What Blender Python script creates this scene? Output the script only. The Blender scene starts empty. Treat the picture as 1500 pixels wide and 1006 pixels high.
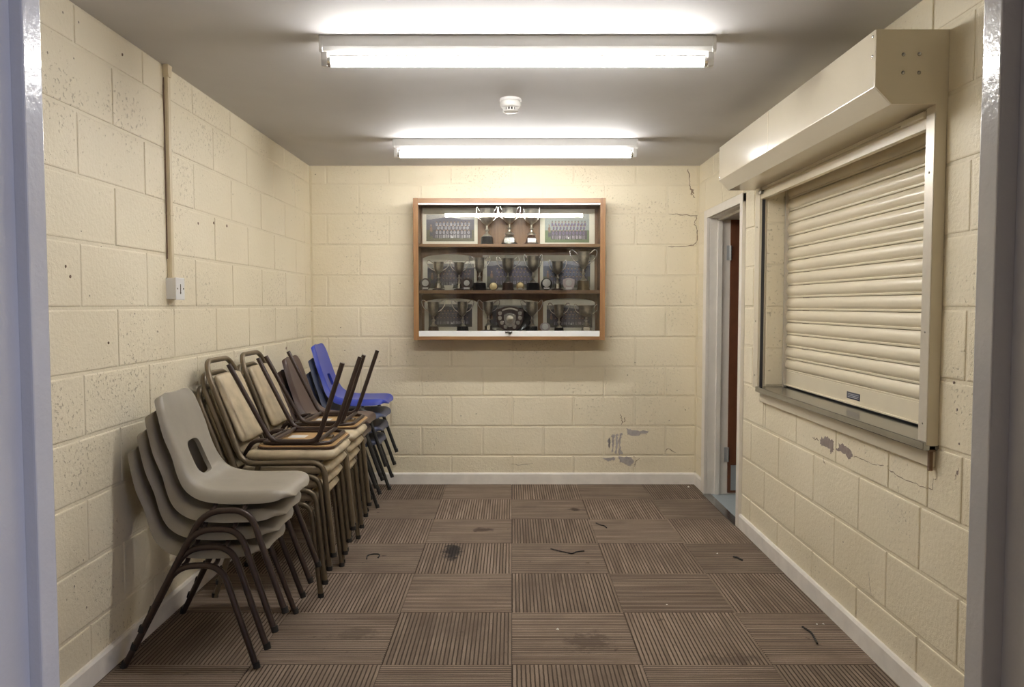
import bpy, bmesh, math, random
from mathutils import Vector, Matrix
random.seed(7)
PI = math.pi

# ------------------------------------------------------------------ camera, sky, exposure
scene = bpy.context.scene
COL = scene.collection
CAM_H = 1.305
cam_data = bpy.data.cameras.new('camera')
cam_data.sensor_width = 36.0
cam_data.lens = 1127.0 / 1500.0 * 36.0
cam_data.shift_x = 0.5 / 1500.0
cam_data.clip_start = 0.02
cam = bpy.data.objects.new('camera', cam_data)
COL.objects.link(cam)
cam.location = (0, 0, CAM_H)
cam.rotation_euler = (PI / 2 - math.atan(56 / 1127.0), 0, 0)
scene.camera = cam

world = bpy.data.worlds.new('dusk_sky')
scene.world = world
world.use_nodes = True
wbg = world.node_tree.nodes['Background']
wbg.inputs[0].default_value = (0.58, 0.66, 1.0, 1)
wbg.inputs[1].default_value = 2.5
# sampling portal in the glazed opening of the hall: it gives no light of its own
pl = bpy.data.lights.new('hall_window_portal', 'AREA')
pl.shape = 'RECTANGLE'; pl.size = 1.9; pl.size_y = 1.75
pl.cycles.is_portal = True
plo = bpy.data.objects.new('hall_window_portal', pl)
COL.objects.link(plo)
plo.location = (1.42, -0.125, 1.15)
plo.rotation_euler = (0, PI / 2, 0)
scene.cycles.max_bounces = 9
scene.cycles.diffuse_bounces = 6
scene.cycles.glossy_bounces = 4
scene.cycles.caustics_reflective = False
scene.cycles.caustics_refractive = False

TUBE_STRENGTH = 119.0
scene.view_settings.view_transform = 'Standard'
scene.view_settings.look = 'None'
scene.view_settings.gamma = 1.0
scene.view_settings.exposure = 0.0
scene.view_settings.use_curve_mapping = False

# ------------------------------------------------------------------ main dimensions (metres)
XL, XR, YB, ZC = -1.45, 1.346, 5.573, 2.305
YF = 1.16                                     # room side of the front wall
BED = [0.0, 0.209, 0.425, 0.645, 0.857, 1.074, 1.295, 1.518, 1.738, 1.955, 2.17, ZC]

# ------------------------------------------------------------------ helpers
def link(o, parent=None):
    COL.objects.link(o)
    if parent is not None:
        o.parent = parent
    return o

def tag(o, label=None, cat=None, group=None, kind=None):
    if label: o['label'] = label
    if cat: o['category'] = cat
    if group: o['group'] = group
    if kind: o['kind'] = kind
    return o

def empty(name, loc=(0, 0, 0), rz=0.0):
    o = bpy.data.objects.new(name, None)
    o.empty_display_size = 0.05
    o.location = loc
    o.rotation_euler = (0, 0, rz)
    return link(o)

def copy_tree(o, parent=None):
    c = o.copy()
    COL.objects.link(c)
    c.parent = parent
    for ch in list(o.children):
        copy_tree(ch, c)
    return c

class MB:
    """collects geometry, then becomes one mesh object"""
    def __init__(self):
        self.v = []; self.f = []; self.m = []
    def add(self, vs, fs, mi=0):
        n = len(self.v)
        self.v += [tuple(p) for p in vs]
        self.f += [tuple(i + n for i in f) for f in fs]
        self.m += [mi] * len(fs)
        return self
    def box(self, x0, x1, y0, y1, z0, z1, mi=0):
        vs = [(x0, y0, z0), (x1, y0, z0), (x1, y1, z0), (x0, y1, z0), (x0, y0, z1), (x1, y0, z1), (x1, y1, z1), (x0, y1, z1)]
        fs = [(0, 3, 2, 1), (4, 5, 6, 7), (0, 1, 5, 4), (1, 2, 6, 5), (2, 3, 7, 6), (3, 0, 4, 7)]
        return self.add(vs, fs, mi)
    def sweep(self, pts, r, seg=10, closed=False, sx=1.0, mi=0):
        pts = [Vector(p) for p in pts]
        n = len(pts)
        vs, fs = [], []
        prev = None
        for i, p in enumerate(pts):
            if closed:
                t = (pts[(i + 1) % n] - pts[i - 1]).normalized()
            else:
                t = (pts[min(i + 1, n - 1)] - pts[max(i - 1, 0)]).normalized()
            if prev is None:
                a = Vector((0, 0, 1)) if abs(t.z) < 0.9 else Vector((0, 1, 0))
                nrm = (a - t * a.dot(t)).normalized()
            else:
                nrm = (prev - t * prev.dot(t)).normalized()
            prev = nrm
            b = t.cross(nrm)
            rr = r[i] if isinstance(r, (list, tuple)) else r
            for k in range(seg):
                a = 2 * PI * k / seg
                vs.append(p + nrm * (rr * math.cos(a)) + b * (rr * sx * math.sin(a)))
        m = n if closed else n - 1
        for i in range(m):
            for k in range(seg):
                a0 = i * seg + k; a1 = i * seg + (k + 1) % seg
                j = (i + 1) % n
                b0 = j * seg + k; b1 = j * seg + (k + 1) % seg
                fs.append((a0, a1, b1, b0))
        if not closed:
            fs.append(tuple(range(seg - 1, -1, -1)))
            fs.append(tuple(range((n - 1) * seg, n * seg)))
        return self.add(vs, fs, mi)
    def lathe(self, prof, seg=20, c=(0, 0, 0), mi=0):
        vs, fs = [], []
        for (r, z) in prof:
            for k in range(seg):
                a = 2 * PI * k / seg
                vs.append((c[0] + r * math.cos(a), c[1] + r * math.sin(a), c[2] + z))
        n = len(prof)
        for i in range(n - 1):
            for k in range(seg):
                k2 = (k + 1) % seg
                fs.append((i * seg + k, i * seg + k2, (i + 1) * seg + k2, (i + 1) * seg + k))
        fs.append(tuple(range(seg - 1, -1, -1)))
        fs.append(tuple(range((n - 1) * seg, n * seg)))
        return self.add(vs, fs, mi)
    def prism(self, poly, axis, a0, a1, mi=0):
        """polygon in the plane across the axis, extruded from a0 to a1"""
        def P(u, w, a):
            return {'x': (a, u, w), 'y': (u, a, w), 'z': (u, w, a)}[axis]
        n = len(poly)
        vs = [P(u, w, a0) for u, w in poly] + [P(u, w, a1) for u, w in poly]
        fs = [tuple(range(n - 1, -1, -1)), tuple(range(n, 2 * n))]
        for i in range(n):
            j = (i + 1) % n
            fs.append((i, j, n + j, n + i))
        return self.add(vs, fs, mi)
    def mesh(self, name, mats, smooth=False, bevel=0.0):
        me = bpy.data.meshes.new(name)
        me.from_pydata(self.v, [], self.f)
        if not isinstance(mats, (list, tuple)):
            mats = [mats]
        for m in mats:
            me.materials.append(m)
        for p, mi in zip(me.polygons, self.m):
            p.material_index = mi
        bm = bmesh.new(); bm.from_mesh(me)
        bmesh.ops.recalc_face_normals(bm, faces=bm.faces)
        if bevel > 0:
            es = [e for e in bm.edges if len(e.link_faces) == 2 and e.calc_face_angle(0) > 0.6]
            bmesh.ops.bevel(bm, geom=es, offset=bevel, segments=2, affect='EDGES', profile=0.6, clamp_overlap=True)
        bm.to_mesh(me); bm.free()
        if smooth:
            me.polygons.foreach_set('use_smooth', [True] * len(me.polygons))
            if smooth != 'all':
                me.set_sharp_from_angle(angle=math.radians(38))
        me.update()
        return me
    def build(self, name, mats, parent=None, smooth=False, bevel=0.0, loc=(0, 0, 0)):
        o = bpy.data.objects.new(name, self.mesh(name, mats, smooth, bevel))
        o.location = loc
        return link(o, parent)

def fillet(pts, r, n=5):
    """rounds the corners of a polyline"""
    pts = [Vector(p) for p in pts]
    out = [pts[0]]
    for i in range(1, len(pts) - 1):
        a, b, c = pts[i - 1], pts[i], pts[i + 1]
        d1, d2 = (a - b), (c - b)
        rr = min(r, d1.length * 0.49, d2.length * 0.49)
        p0 = b + d1.normalized() * rr
        p1 = b + d2.normalized() * rr
        for k in range(n + 1):
            t = k / n
            out.append(p0 * (1 - t) ** 2 + b * (2 * t * (1 - t)) + p1 * t ** 2)
    out.append(pts[-1])
    return out

# ------------------------------------------------------------------ materials
def nodes_of(name):
    m = bpy.data.materials.new(name)
    m.use_nodes = True
    nt = m.node_tree
    return m, nt, nt.nodes['Principled BSDF']

def N(nt, t, **kw):
    n = nt.nodes.new(t)
    for k, v in kw.items():
        setattr(n, k, v)
    return n

def mix_rgb(nt, fac, a, b):
    n = nt.nodes.new('ShaderNodeMix'); n.data_type = 'RGBA'
    for sock, val in ((n.inputs[0], fac), (n.inputs[6], a), (n.inputs[7], b)):
        if hasattr(val, 'links') or isinstance(val, bpy.types.NodeSocket):
            nt.links.new(val, sock)
        elif isinstance(val, (int, float)):
            sock.default_value = val
        else:
            sock.default_value = (*val, 1)
    return n.outputs[2]

def mapr(nt, val, a, b, c=0.0, d=1.0):
    n = nt.nodes.new('ShaderNodeMapRange')
    n.clamp = True
    nt.links.new(val, n.inputs[0])
    for i, x in enumerate((a, b, c, d)):
        n.inputs[i + 1].default_value = x
    return n.outputs[0]

def math_n(nt, op, a, b=None):
    n = nt.nodes.new('ShaderNodeMath'); n.operation = op
    for i, v in enumerate((a, b)):
        if v is None: continue
        if isinstance(v, (int, float)): n.inputs[i].default_value = v
        else: nt.links.new(v, n.inputs[i])
    return n.outputs[0]

def noise(nt, vec, scale, detail=3, rough=0.55):
    n = nt.nodes.new('ShaderNodeTexNoise')
    n.inputs['Scale'].default_value = scale
    n.inputs['Detail'].default_value = detail
    n.inputs['Roughness'].default_value = rough
    nt.links.new(vec, n.inputs['Vector'])
    return n.outputs[0]

def bump(nt, bsdf, h, strength, dist):
    b = nt.nodes.new('ShaderNodeBump')
    b.inputs['Strength'].default_value = strength
    b.inputs['Distance'].default_value = dist
    nt.links.new(h, b.inputs['Height'])
    nt.links.new(b.outputs[0], bsdf.inputs['Normal'])

def simple(name, col, rough=0.5, metal=0.0, var=0.08, vscale=9.0, bump_s=0.0, bump_scale=120.0, coat=0.0, dark=0.75):
    """one colour with mottling and optional fine relief"""
    m, nt, b = nodes_of(name)
    b.inputs['Roughness'].default_value = rough
    b.inputs['Metallic'].default_value = metal
    b.inputs['Coat Weight'].default_value = coat
    tc = N(nt, 'ShaderNodeTexCoord')
    nz = noise(nt, tc.outputs['Object'], vscale, 4)
    f = mapr(nt, nz, 0.35, 0.7, 0.0, 1.0)
    c2 = tuple(x * dark for x in col)
    f2 = math_n(nt, 'MULTIPLY', f, var / 0.25 if var < 0.25 else 1.0)
    nt.links.new(mix_rgb(nt, f2, col, c2), b.inputs['Base Color'])
    if bump_s:
        bump(nt, b, noise(nt, tc.outputs['Object'], bump_scale, 3), bump_s, 0.002)
    return m

def block_paint(name, col, pits=1.0):
    """cream masonry paint over concrete block: pits, mottling and small chips"""
    m, nt, b = nodes_of(name)
    geo = N(nt, 'ShaderNodeNewGeometry'); pos = geo.outputs['Position']
    info = N(nt, 'ShaderNodeObjectInfo')
    rnd = info.outputs['Random']
    big = noise(nt, pos, 1.6, 4)
    c = mix_rgb(nt, mapr(nt, big, 0.35, 0.7), col, tuple(x * y for x, y in zip(col, (0.90, 0.885, 0.85))))
    f_r = math_n(nt, 'MULTIPLY', rnd, 0.6)
    c = mix_rgb(nt, f_r, c, tuple(x * y for x, y in zip(col, (0.93, 0.925, 0.90))))
    fine = noise(nt, pos, 75, 4, 0.62)
    patch = noise(nt, pos, 2.3, 2)
    thr = mapr(nt, patch, 0.40, 0.64, -0.02, 0.11 * pits)
    pit = mapr(nt, math_n(nt, 'ADD', fine, thr), 0.68, 0.76)
    c = mix_rgb(nt, math_n(nt, 'MULTIPLY', pit, 0.42), c, (0.30, 0.24, 0.15))
    vor = N(nt, 'ShaderNodeTexVoronoi'); vor.inputs['Scale'].default_value = 11.0
    nt.links.new(pos, vor.inputs['Vector'])
    chip = mapr(nt, vor.outputs['Distance'], 0.035, 0.05, 1.0, 0.0)
    sel = mapr(nt, noise(nt, pos, 3.1, 1), 0.52, 0.54)
    chip = math_n(nt, 'MULTIPLY', chip, sel)
    c = mix_rgb(nt, math_n(nt, 'MULTIPLY', chip, 0.75), c, (0.14, 0.10, 0.07))
    nt.links.new(c, b.inputs['Base Color'])
    b.inputs['Roughness'].default_value = 0.52
    h = math_n(nt, 'SUBTRACT', math_n(nt, 'MULTIPLY', noise(nt, pos, 60, 4, 0.62), 0.8), math_n(nt, 'MULTIPLY', pit, 0.6))
    h = math_n(nt, 'SUBTRACT', h, chip)
    bump(nt, b, h, 0.75, 0.005)
    return m

CREAM = (0.82, 0.745, 0.575)
M = {}
M['block'] = block_paint('cream_block_paint', CREAM, 1.0)
M['mortar'] = block_paint('cream_mortar_paint', tuple(x * 0.97 for x in CREAM), 0.3)
M['ceiling'] = simple('ceiling_paint', (0.57, 0.56, 0.56), 0.75, var=0.10, vscale=1.4, bump_s=0.05, bump_scale=30)
M['white_gloss'] = simple('white_gloss_paint', (0.72, 0.71, 0.70), 0.18, var=0.05, vscale=6, bump_s=0.30, bump_scale=80, coat=0.3)
M['white_satin'] = simple('white_satin_paint', (0.80, 0.755, 0.68), 0.36, var=0.08, vscale=9, bump_s=0.08, bump_scale=50)
M['skirting'] = simple('skirting_paint', (0.84, 0.80, 0.74), 0.4, var=0.12, vscale=12, bump_s=0.1, bump_scale=50)
M['hood'] = simple('cream_powder_coat', (0.64, 0.58, 0.455), 0.17, var=0.04, vscale=4, coat=0.0)
M['hood'].node_tree.nodes['Principled BSDF'].inputs['Specular IOR Level'].default_value = 0.32
M['slat'] = simple('cream_slat_enamel', (0.74, 0.665, 0.505), 0.33, var=0.05, vscale=6)
M['guide_alu'] = simple('pale_aluminium_edge', (0.62, 0.57, 0.48), 0.34, 0.25, var=0.06, vscale=30)
M['steel'] = simple('brushed_steel', (0.40, 0.40, 0.395), 0.22, 1.0, var=0.12, vscale=10)
M['rust'] = simple('rusty_steel', (0.22, 0.14, 0.09), 0.7, 0.4, var=0.2, vscale=60)
M['black_rubber'] = simple('black_rubber', (0.03, 0.03, 0.035), 0.6, var=0.1)
M['label_dark'] = simple('navy_label', (0.045, 0.05, 0.08), 0.4, var=0.05)
M['label_line'] = simple('pale_label_print', (0.5, 0.52, 0.56), 0.5, var=0.05)
M['door_wood'] = simple('dark_red_brown_door', (0.16, 0.060, 0.030), 0.35, var=0.2, vscale=14)
M['kick'] = simple('kick_plate_steel', (0.55, 0.57, 0.58), 0.4, 0.7, var=0.06)
M['vinyl_floor'] = simple('blue_grey_vinyl', (0.36, 0.42, 0.44), 0.4, var=0.06)
M['outer'] = simple('outer_plaster', (0.50, 0.42, 0.31), 0.8, var=0.1)
M['plastic_white'] = simple('white_plastic', (0.76, 0.75, 0.73), 0.35, var=0.03)
M['batten'] = simple('white_enamel_batten', (0.74, 0.735, 0.72), 0.4, var=0.03)
M['trunk'] = simple('cream_painted_trunking', (0.66, 0.56, 0.38), 0.45, var=0.08)
M['dark_hole'] = simple('dark_void', (0.012, 0.011, 0.010), 0.8, var=0.02)
M['poly_grey'] = simple('grey_polypropylene', (0.315, 0.285, 0.235), 0.42, var=0.14, vscale=7, bump_s=0.05, bump_scale=300)
M['poly_brown'] = simple('brown_polypropylene', (0.085, 0.052, 0.042), 0.40, var=0.12, vscale=7, bump_s=0.05, bump_scale=300)
M['poly_blue'] = simple('bright_blue_polypropylene', (0.035, 0.060, 0.40), 0.36, var=0.10, vscale=7)
M['poly_slate'] = simple('slate_blue_polypropylene', (0.060, 0.080, 0.16), 0.42, var=0.10, vscale=7)
M['poly_navy'] = simple('navy_polypropylene', (0.040, 0.050, 0.10), 0.42, var=0.10, vscale=7)
M['tube_brown'] = simple('dark_brown_tube', (0.055, 0.036, 0.030), 0.34, 0.35, var=0.16, vscale=40)
M['tube_black'] = simple('black_tube', (0.030, 0.030, 0.030), 0.36, 0.3, var=0.12, vscale=40)
M['tube_tan'] = simple('bronze_tan_tube', (0.17, 0.132, 0.085), 0.36, 0.45, var=0.18, vscale=30)
M['vinyl'] = simple('worn_tan_vinyl', (0.56, 0.465, 0.315), 0.5, var=0.24, vscale=11, bump_s=0.1, bump_scale=200, dark=0.62)
M['rubber'] = simple('rubber_foot', (0.02, 0.018, 0.016), 0.7, var=0.05)
M['plaque_wood'] = simple('dark_plaque_wood', (0.060, 0.028, 0.022), 0.35, var=0.2, vscale=40)
M['base_black'] = simple('black_bakelite', (0.012, 0.012, 0.014), 0.22, var=0.05)
M['base_wood'] = simple('dark_plinth_wood', (0.07, 0.035, 0.022), 0.3, var=0.2, vscale=50)
M['silver'] = simple('tarnished_silver', (0.74, 0.68, 0.58), 0.30, 0.85, var=0.20, vscale=45, dark=0.55)
M['silver_bright'] = simple('polished_silver', (0.80, 0.79, 0.76), 0.2, 1.0, var=0.08, vscale=45)
M['bronze'] = simple('bronze_plinth', (0.22, 0.16, 0.085), 0.35, 0.8, var=0.2, vscale=40)
M['gold'] = simple('gold_medal', (0.72, 0.58, 0.32), 0.35, 0.6, var=0.1, vscale=60)
M['white_disc'] = simple('white_medal_centre', (0.80, 0.78, 0.74), 0.4, var=0.14, vscale=160)
M['pink_silver'] = simple('pinkish_silver', (0.52, 0.44, 0.43), 0.4, 0.3, var=0.14, vscale=60)
M['mount'] = simple('cream_mount_board', (0.80, 0.755, 0.62), 0.7, var=0.08, vscale=8)
M['patch_grey'] = simple('exposed_grey_undercoat', (0.47, 0.43, 0.405), 0.75, var=0.24, vscale=40, bump_s=0.3, bump_scale=90)
M['patch_brown'] = simple('exposed_brown_undercoat', (0.29, 0.235, 0.21), 0.75, var=0.24, vscale=50, bump_s=0.3, bump_scale=90)
M['crack'] = simple('crack_brown', (0.30, 0.235, 0.165), 0.9, var=0.2, vscale=60)  # mottled brown of the wall cracks and one small patch
M['track'] = simple('white_track_plastic', (0.78, 0.78, 0.77), 0.35, var=0.03)
M['thread'] = simple('black_thread', (0.02, 0.017, 0.015), 0.8, var=0.05)
M['crumb'] = simple('pale_crumb', (0.75, 0.73, 0.68), 0.7, var=0.1)

def wood(name, c1, c2, axis, scale=14.0, rough=0.35):
    m, nt, b = nodes_of(name)
    tc = N(nt, 'ShaderNodeTexCoord')
    mp = N(nt, 'ShaderNodeMapping')
    sc = [scale, scale, scale]; sc['xyz'.index(axis)] = scale * 0.07
    mp.inputs['Scale'].default_value = sc
    nt.links.new(tc.outputs['Object'], mp.inputs['Vector'])
    n1 = noise(nt, mp.outputs[0], 2.2, 5, 0.6)
    n2 = noise(nt, mp.outputs[0], 9.0, 3, 0.6)
    f = math_n(nt, 'ADD', math_n(nt, 'MULTIPLY', n1, 0.7), math_n(nt, 'MULTIPLY', n2, 0.3))
    nt.links.new(mix_rgb(nt, mapr(nt, f, 0.36, 0.66), c1, c2), b.inputs['Base Color'])
    b.inputs['Roughness'].default_value = rough
    return m
M['teak_x'] = wood('teak_rail', (0.34, 0.185, 0.075), (0.20, 0.095, 0.038), 'x')
M['teak_z'] = wood('teak_stile', (0.34, 0.185, 0.075), (0.20, 0.095, 0.038), 'z')
M['teak_back'] = wood('teak_back_panel', (0.30, 0.165, 0.075), (0.18, 0.09, 0.04), 'z', 10)
M['ply'] = wood('pale_plywood', (0.55, 0.36, 0.17), (0.42, 0.25, 0.11), 'x', 12)

# clear sheet glass: see-through with a mirror reflection that follows the Fresnel curve
m, nt, b = nodes_of('clear_sheet_glass')
nt.nodes.remove(b)
out = nt.nodes['Material Output']
tr = N(nt, 'ShaderNodeBsdfTransparent'); tr.inputs[0].default_value = (0.985, 0.99, 0.985, 1)
gl = N(nt, 'ShaderNodeBsdfGlossy'); gl.inputs['Roughness'].default_value = 0.012
fr = N(nt, 'ShaderNodeFresnel'); fr.inputs[0].default_value = 1.5
mx = N(nt, 'ShaderNodeMixShader')
nt.links.new(fr.outputs[0], mx.inputs[0]); nt.links.new(tr.outputs[0], mx.inputs[1]); nt.links.new(gl.outputs[0], mx.inputs[2])
nt.links.new(mx.outputs[0], out.inputs[0])
M['glass'] = m

m, nt, b = nodes_of('fluorescent_tube_glow')
b.inputs['Base Color'].default_value = (0.9, 0.9, 0.9, 1)
b.inputs['Emission Color'].default_value = (1.0, 0.975, 0.945, 1)
# emission graded by normal, invented to send more light down than up
_g = N(nt, 'ShaderNodeNewGeometry'); _s = N(nt, 'ShaderNodeSeparateXYZ')
nt.links.new(_g.outputs['True Normal'], _s.inputs[0])
nt.links.new(mapr(nt, _s.outputs['Z'], -1.0, 1.0, TUBE_STRENGTH, TUBE_STRENGTH * 0.18), b.inputs['Emission Strength'])
M['tube_glow'] = m

def carpet(name, axis, stains):
    """ribbed carpet tile; ribs run along one axis of the tile; stains are fixed on the floor"""
    m, nt, b = nodes_of(name)
    tc = N(nt, 'ShaderNodeTexCoord'); obj = tc.outputs['Object']
    geo = N(nt, 'ShaderNodeNewGeometry'); pos = geo.outputs['Position']
    sep = N(nt, 'ShaderNodeSeparateXYZ'); nt.links.new(obj, sep.inputs[0])
    across = sep.outputs['X'] if axis == 'y' else sep.outputs['Y']
    along = sep.outputs['Y'] if axis == 'y' else sep.outputs['X']
    pitch = 0.0158
    ph = math_n(nt, 'MULTIPLY', across, 2 * PI / pitch)
    wob = noise(nt, pos, 30, 2)
    ph = math_n(nt, 'ADD', ph, math_n(nt, 'MULTIPLY', wob, 1.2))
    w = math_n(nt, 'SINE', ph)
    groove = mapr(nt, w, 0.25, 0.80)
    idx = math_n(nt, 'FLOOR', math_n(nt, 'MULTIPLY', across, 1 / pitch))
    cmb = N(nt, 'ShaderNodeCombineXYZ'); nt.links.new(idx, cmb.inputs[0])
    info = N(nt, 'ShaderNodeObjectInfo')
    nt.links.new(math_n(nt, 'MULTIPLY', info.outputs['Random'], 100.0), cmb.inputs[1])
    nt.links.new(math_n(nt, 'MULTIPLY', along, 2.0), cmb.inputs[2])
    rib = noise(nt, cmb.outputs[0], 1.0, 1)
    # the tone of one rib against the next, then pile mottling, then walked-in dirt
    c = mix_rgb(nt, mapr(nt, rib, 0.3, 0.7), (0.330, 0.260, 0.202), (0.185, 0.140, 0.106))
    c = mix_rgb(nt, math_n(nt, 'MULTIPLY', groove, 0.95), c, (0.050, 0.035, 0.026))
    c = mix_rgb(nt, mapr(nt, noise(nt, pos, 260, 2), 0.45, 0.75, 0, 0.45), c, (0.115, 0.086, 0.066))
    c = mix_rgb(nt, mapr(nt, noise(nt, pos, 2.2, 5, 0.65), 0.44, 0.68, 0, 0.6), c, (0.125, 0.094, 0.072))
    hue = N(nt, 'ShaderNodeHueSaturation')
    nt.links.new(math_n(nt, 'ADD', math_n(nt, 'MULTIPLY', info.outputs['Random'], 0.26), 0.87), hue.inputs['Value'])
    nt.links.new(c, hue.inputs['Color'])
    c = hue.outputs[0]
    c = mix_rgb(nt, mapr(nt, noise(nt, pos, 17, 3), 0.68, 0.75, 0, 0.6), c, (0.055, 0.041, 0.032))
    for (sx, sy, rx, ry, col, k) in stains:
        vm = N(nt, 'ShaderNodeVectorMath'); vm.operation = 'SUBTRACT'
        nt.links.new(pos, vm.inputs[0]); vm.inputs[1].default_value = (sx, sy, 0)
        vs = N(nt, 'ShaderNodeVectorMath'); vs.operation = 'MULTIPLY'
        nt.links.new(vm.outputs[0], vs.inputs[0]); vs.inputs[1].default_value = (1 / rx, 1 / ry, 0)
        ln = N(nt, 'ShaderNodeVectorMath'); ln.operation = 'LENGTH'
        nt.links.new(vs.outputs[0], ln.inputs[0])
        d = math_n(nt, 'ADD', ln.outputs['Value'], math_n(nt, 'MULTIPLY', math_n(nt, 'SUBTRACT', noise(nt, pos, 22, 4, 0.7), 0.5), 2.4))
        c = mix_rgb(nt, mapr(nt, d, 0.55, 1.05, k, 0.0), c, col)
    nt.links.new(c, b.inputs['Base Color'])
    b.inputs['Roughness'].default_value = 0.95
    b.inputs['Specular IOR Level'].default_value = 0.1
    h = math_n(nt, 'SUBTRACT', math_n(nt, 'MULTIPLY', noise(nt, pos, 400, 2), 0.5), groove)
    bump(nt, b, h, 0.5, 0.003)
    return m
STAINS = [(-0.315, 4.02, 0.055, 0.15, (0.020, 0.020, 0.022), 0.85), (-0.17, 4.42, 0.06, 0.05, (0.045, 0.033, 0.026), 0.7),
          (0.40, 4.87, 0.04, 0.04, (0.045, 0.033, 0.026), 0.8), (0.30, 2.93, 0.10, 0.09, (0.075, 0.056, 0.044), 0.6),
          (0.82, 2.78, 0.12, 0.05, (0.08, 0.06, 0.047), 0.5), (-0.62, 3.0, 0.10, 0.06, (0.085, 0.065, 0.05), 0.5)]
M['carpet_y'] = carpet('carpet_ribs_lengthways', 'y', STAINS)
M['carpet_x'] = carpet('carpet_ribs_crossways', 'x', STAINS)

# ------------------------------------------------------------------ floor
floor = MB().box(XL - 0.1, XR + 0.02, 0.0, YB + 0.1, -0.08, -0.009).build('floor', M['thread'])
tag(floor, 'brown ribbed carpet tile floor laid in a chequered pattern', None, kind='structure')
TW, TD = 0.4745, 0.4768
ROW0 = 2.738
tile_cache = {}
def carpet_tile(x0, x1, y0, y1, lengthways):
    g = 0.0007
    w, d = round(x1 - x0, 4), round(y1 - y0, 4)
    key = (w, d, lengthways)
    if key not in tile_cache:
        b = 0.0025
        mb = MB()
        ring = lambda i, z: [(-w / 2 + g + i, -d / 2 + g + i, z), (w / 2 - g - i, -d / 2 + g + i, z), (w / 2 - g - i, d / 2 - g - i, z), (-w / 2 + g + i, d / 2 - g - i, z)]
        vs = ring(0, -0.008) + ring(0, -0.0015) + ring(b, 0.0)
        fs = [(8, 9, 10, 11)]
        for r in (0, 4):
            for k in range(4):
                fs.append((r + k, r + (k + 1) % 4, r + 4 + (k + 1) % 4, r + 4 + k))
        mb.add(vs, fs)
        tile_cache[key] = mb.mesh('carpet_tile', M['carpet_y'] if lengthways else M['carpet_x'])
    o = bpy.data.objects.new('carpet_tile', tile_cache[key])
    o.location = ((x0 + x1) / 2, (y0 + y1) / 2, random.uniform(-0.0006, 0.0004))
    link(o, floor)
for j in range(-5, 7):
    y0, y1 = ROW0 + j * TD, ROW0 + (j + 1) * TD
    y1 = min(y1, YB)
    y0 = max(y0, 0.35)
    if y1 - y0 < 0.02: continue
    for i in range(-4, 3):
        x0, x1 = max(i * TW, XL), min((i + 1) * TW, XR)
        if i == 2: x1 = XR
        if x1 - x0 < 0.02: continue
        carpet_tile(x0, x1, y0, y1, (i + j) % 2 == 1)

# ------------------------------------------------------------------ block walls
def subtract(r, c):
    """rectangle minus rectangle"""
    a0, a1, z0, z1 = r; b0, b1, w0, w1 = c
    if a1 <= b0 or a0 >= b1 or z1 <= w0 or z0 >= w1:
        return [r]
    out = []
    if a0 < b0: out.append((a0, b0, z0, z1))
    if a1 > b1: out.append((b1, a1, z0, z1))
    m0, m1 = max(a0, b0), min(a1, b1)
    if z0 < w0: out.append((m0, m1, z0, w0))
    if z1 > w1: out.append((m0, m1, w1, z1))
    return out

block_cache = {}
PROUD = 0.0038
def block_mesh(w, h):
    key = (round(w, 3), round(h, 3))
    if key in block_cache: return block_cache[key]
    w, h = key
    mb = MB()
    # local: u along the wall, n out of the wall, z up; origin at the face centre
    def ring(i, n): return [(-w / 2 + i, n, -h / 2 + i), (w / 2 - i, n, -h / 2 + i), (w / 2 - i, n, h / 2 - i), (-w / 2 + i, n, h / 2 - i)]
    vs = ring(0, -PROUD - 0.003) + ring(0.0006, -0.0022) + ring(0.0022, -0.0008) + ring(0.0060, 0.0)
    fs = [(12, 13, 14, 15)]
    for r in (0, 4, 8):
        for k in range(4):
            fs.append((r + k, r + (k + 1) % 4, r + 4 + (k + 1) % 4, r + 4 + k))
    mb.add(vs, fs)
    block_cache[key] = mb.mesh('block', M['block'])
    return block_cache[key]

def lay_blocks(wall, place, a0, a1, joints, cuts, rz):
    """place(u, z) -> location; joints(course) -> (first joint, spacing)"""
    g = 0.0056
    for c in range(len(BED) - 1):
        z0, z1 = BED[c], BED[c + 1]
        first, sp = joints(c)
        k0 = math.floor((a0 - first) / sp)
        u = first + k0 * sp
        while u < a1:
            r = (max(u, a0), min(u + sp, a1), z0, z1)
            u += sp
            if r[1] - r[0] < 0.025: continue
            rs = [r]
            for ct in cuts:
                rs = [q for x in rs for q in subtract(x, ct)]
            for (p0, p1, q0, q1) in rs:
                if p1 - p0 < 0.02 or q1 - q0 < 0.02: continue
                me = block_mesh(p1 - p0 - 2 * g, q1 - q0 - 2 * g)
                o = bpy.data.objects.new('block', me)
                dj = random.uniform(-0.0012, 0.0008)
                o.location = place((p0 + p1) / 2, (q0 + q1) / 2, dj)
                o.rotation_euler = (random.uniform(-0.002, 0.002), 0, rz + random.uniform(-0.0012, 0.0012))
                link(o, wall)

# left wall: blocks face +X
wall_left = MB().box(XL - 0.2, XL - PROUD, 0.95, YB + 0.2, -0.05, ZC + 0.1).build('wall_left', M['mortar'])
tag(wall_left, 'cream painted concrete block wall behind the stacked chairs', kind='structure')
lay_blocks(wall_left, lambda u, z, d: (XL + d, u, z), YF, YB - 0.004,
           lambda c: (2.598, 0.4715) if c % 2 == 0 else (2.833, 0.4735), [], -PI / 2)
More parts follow.
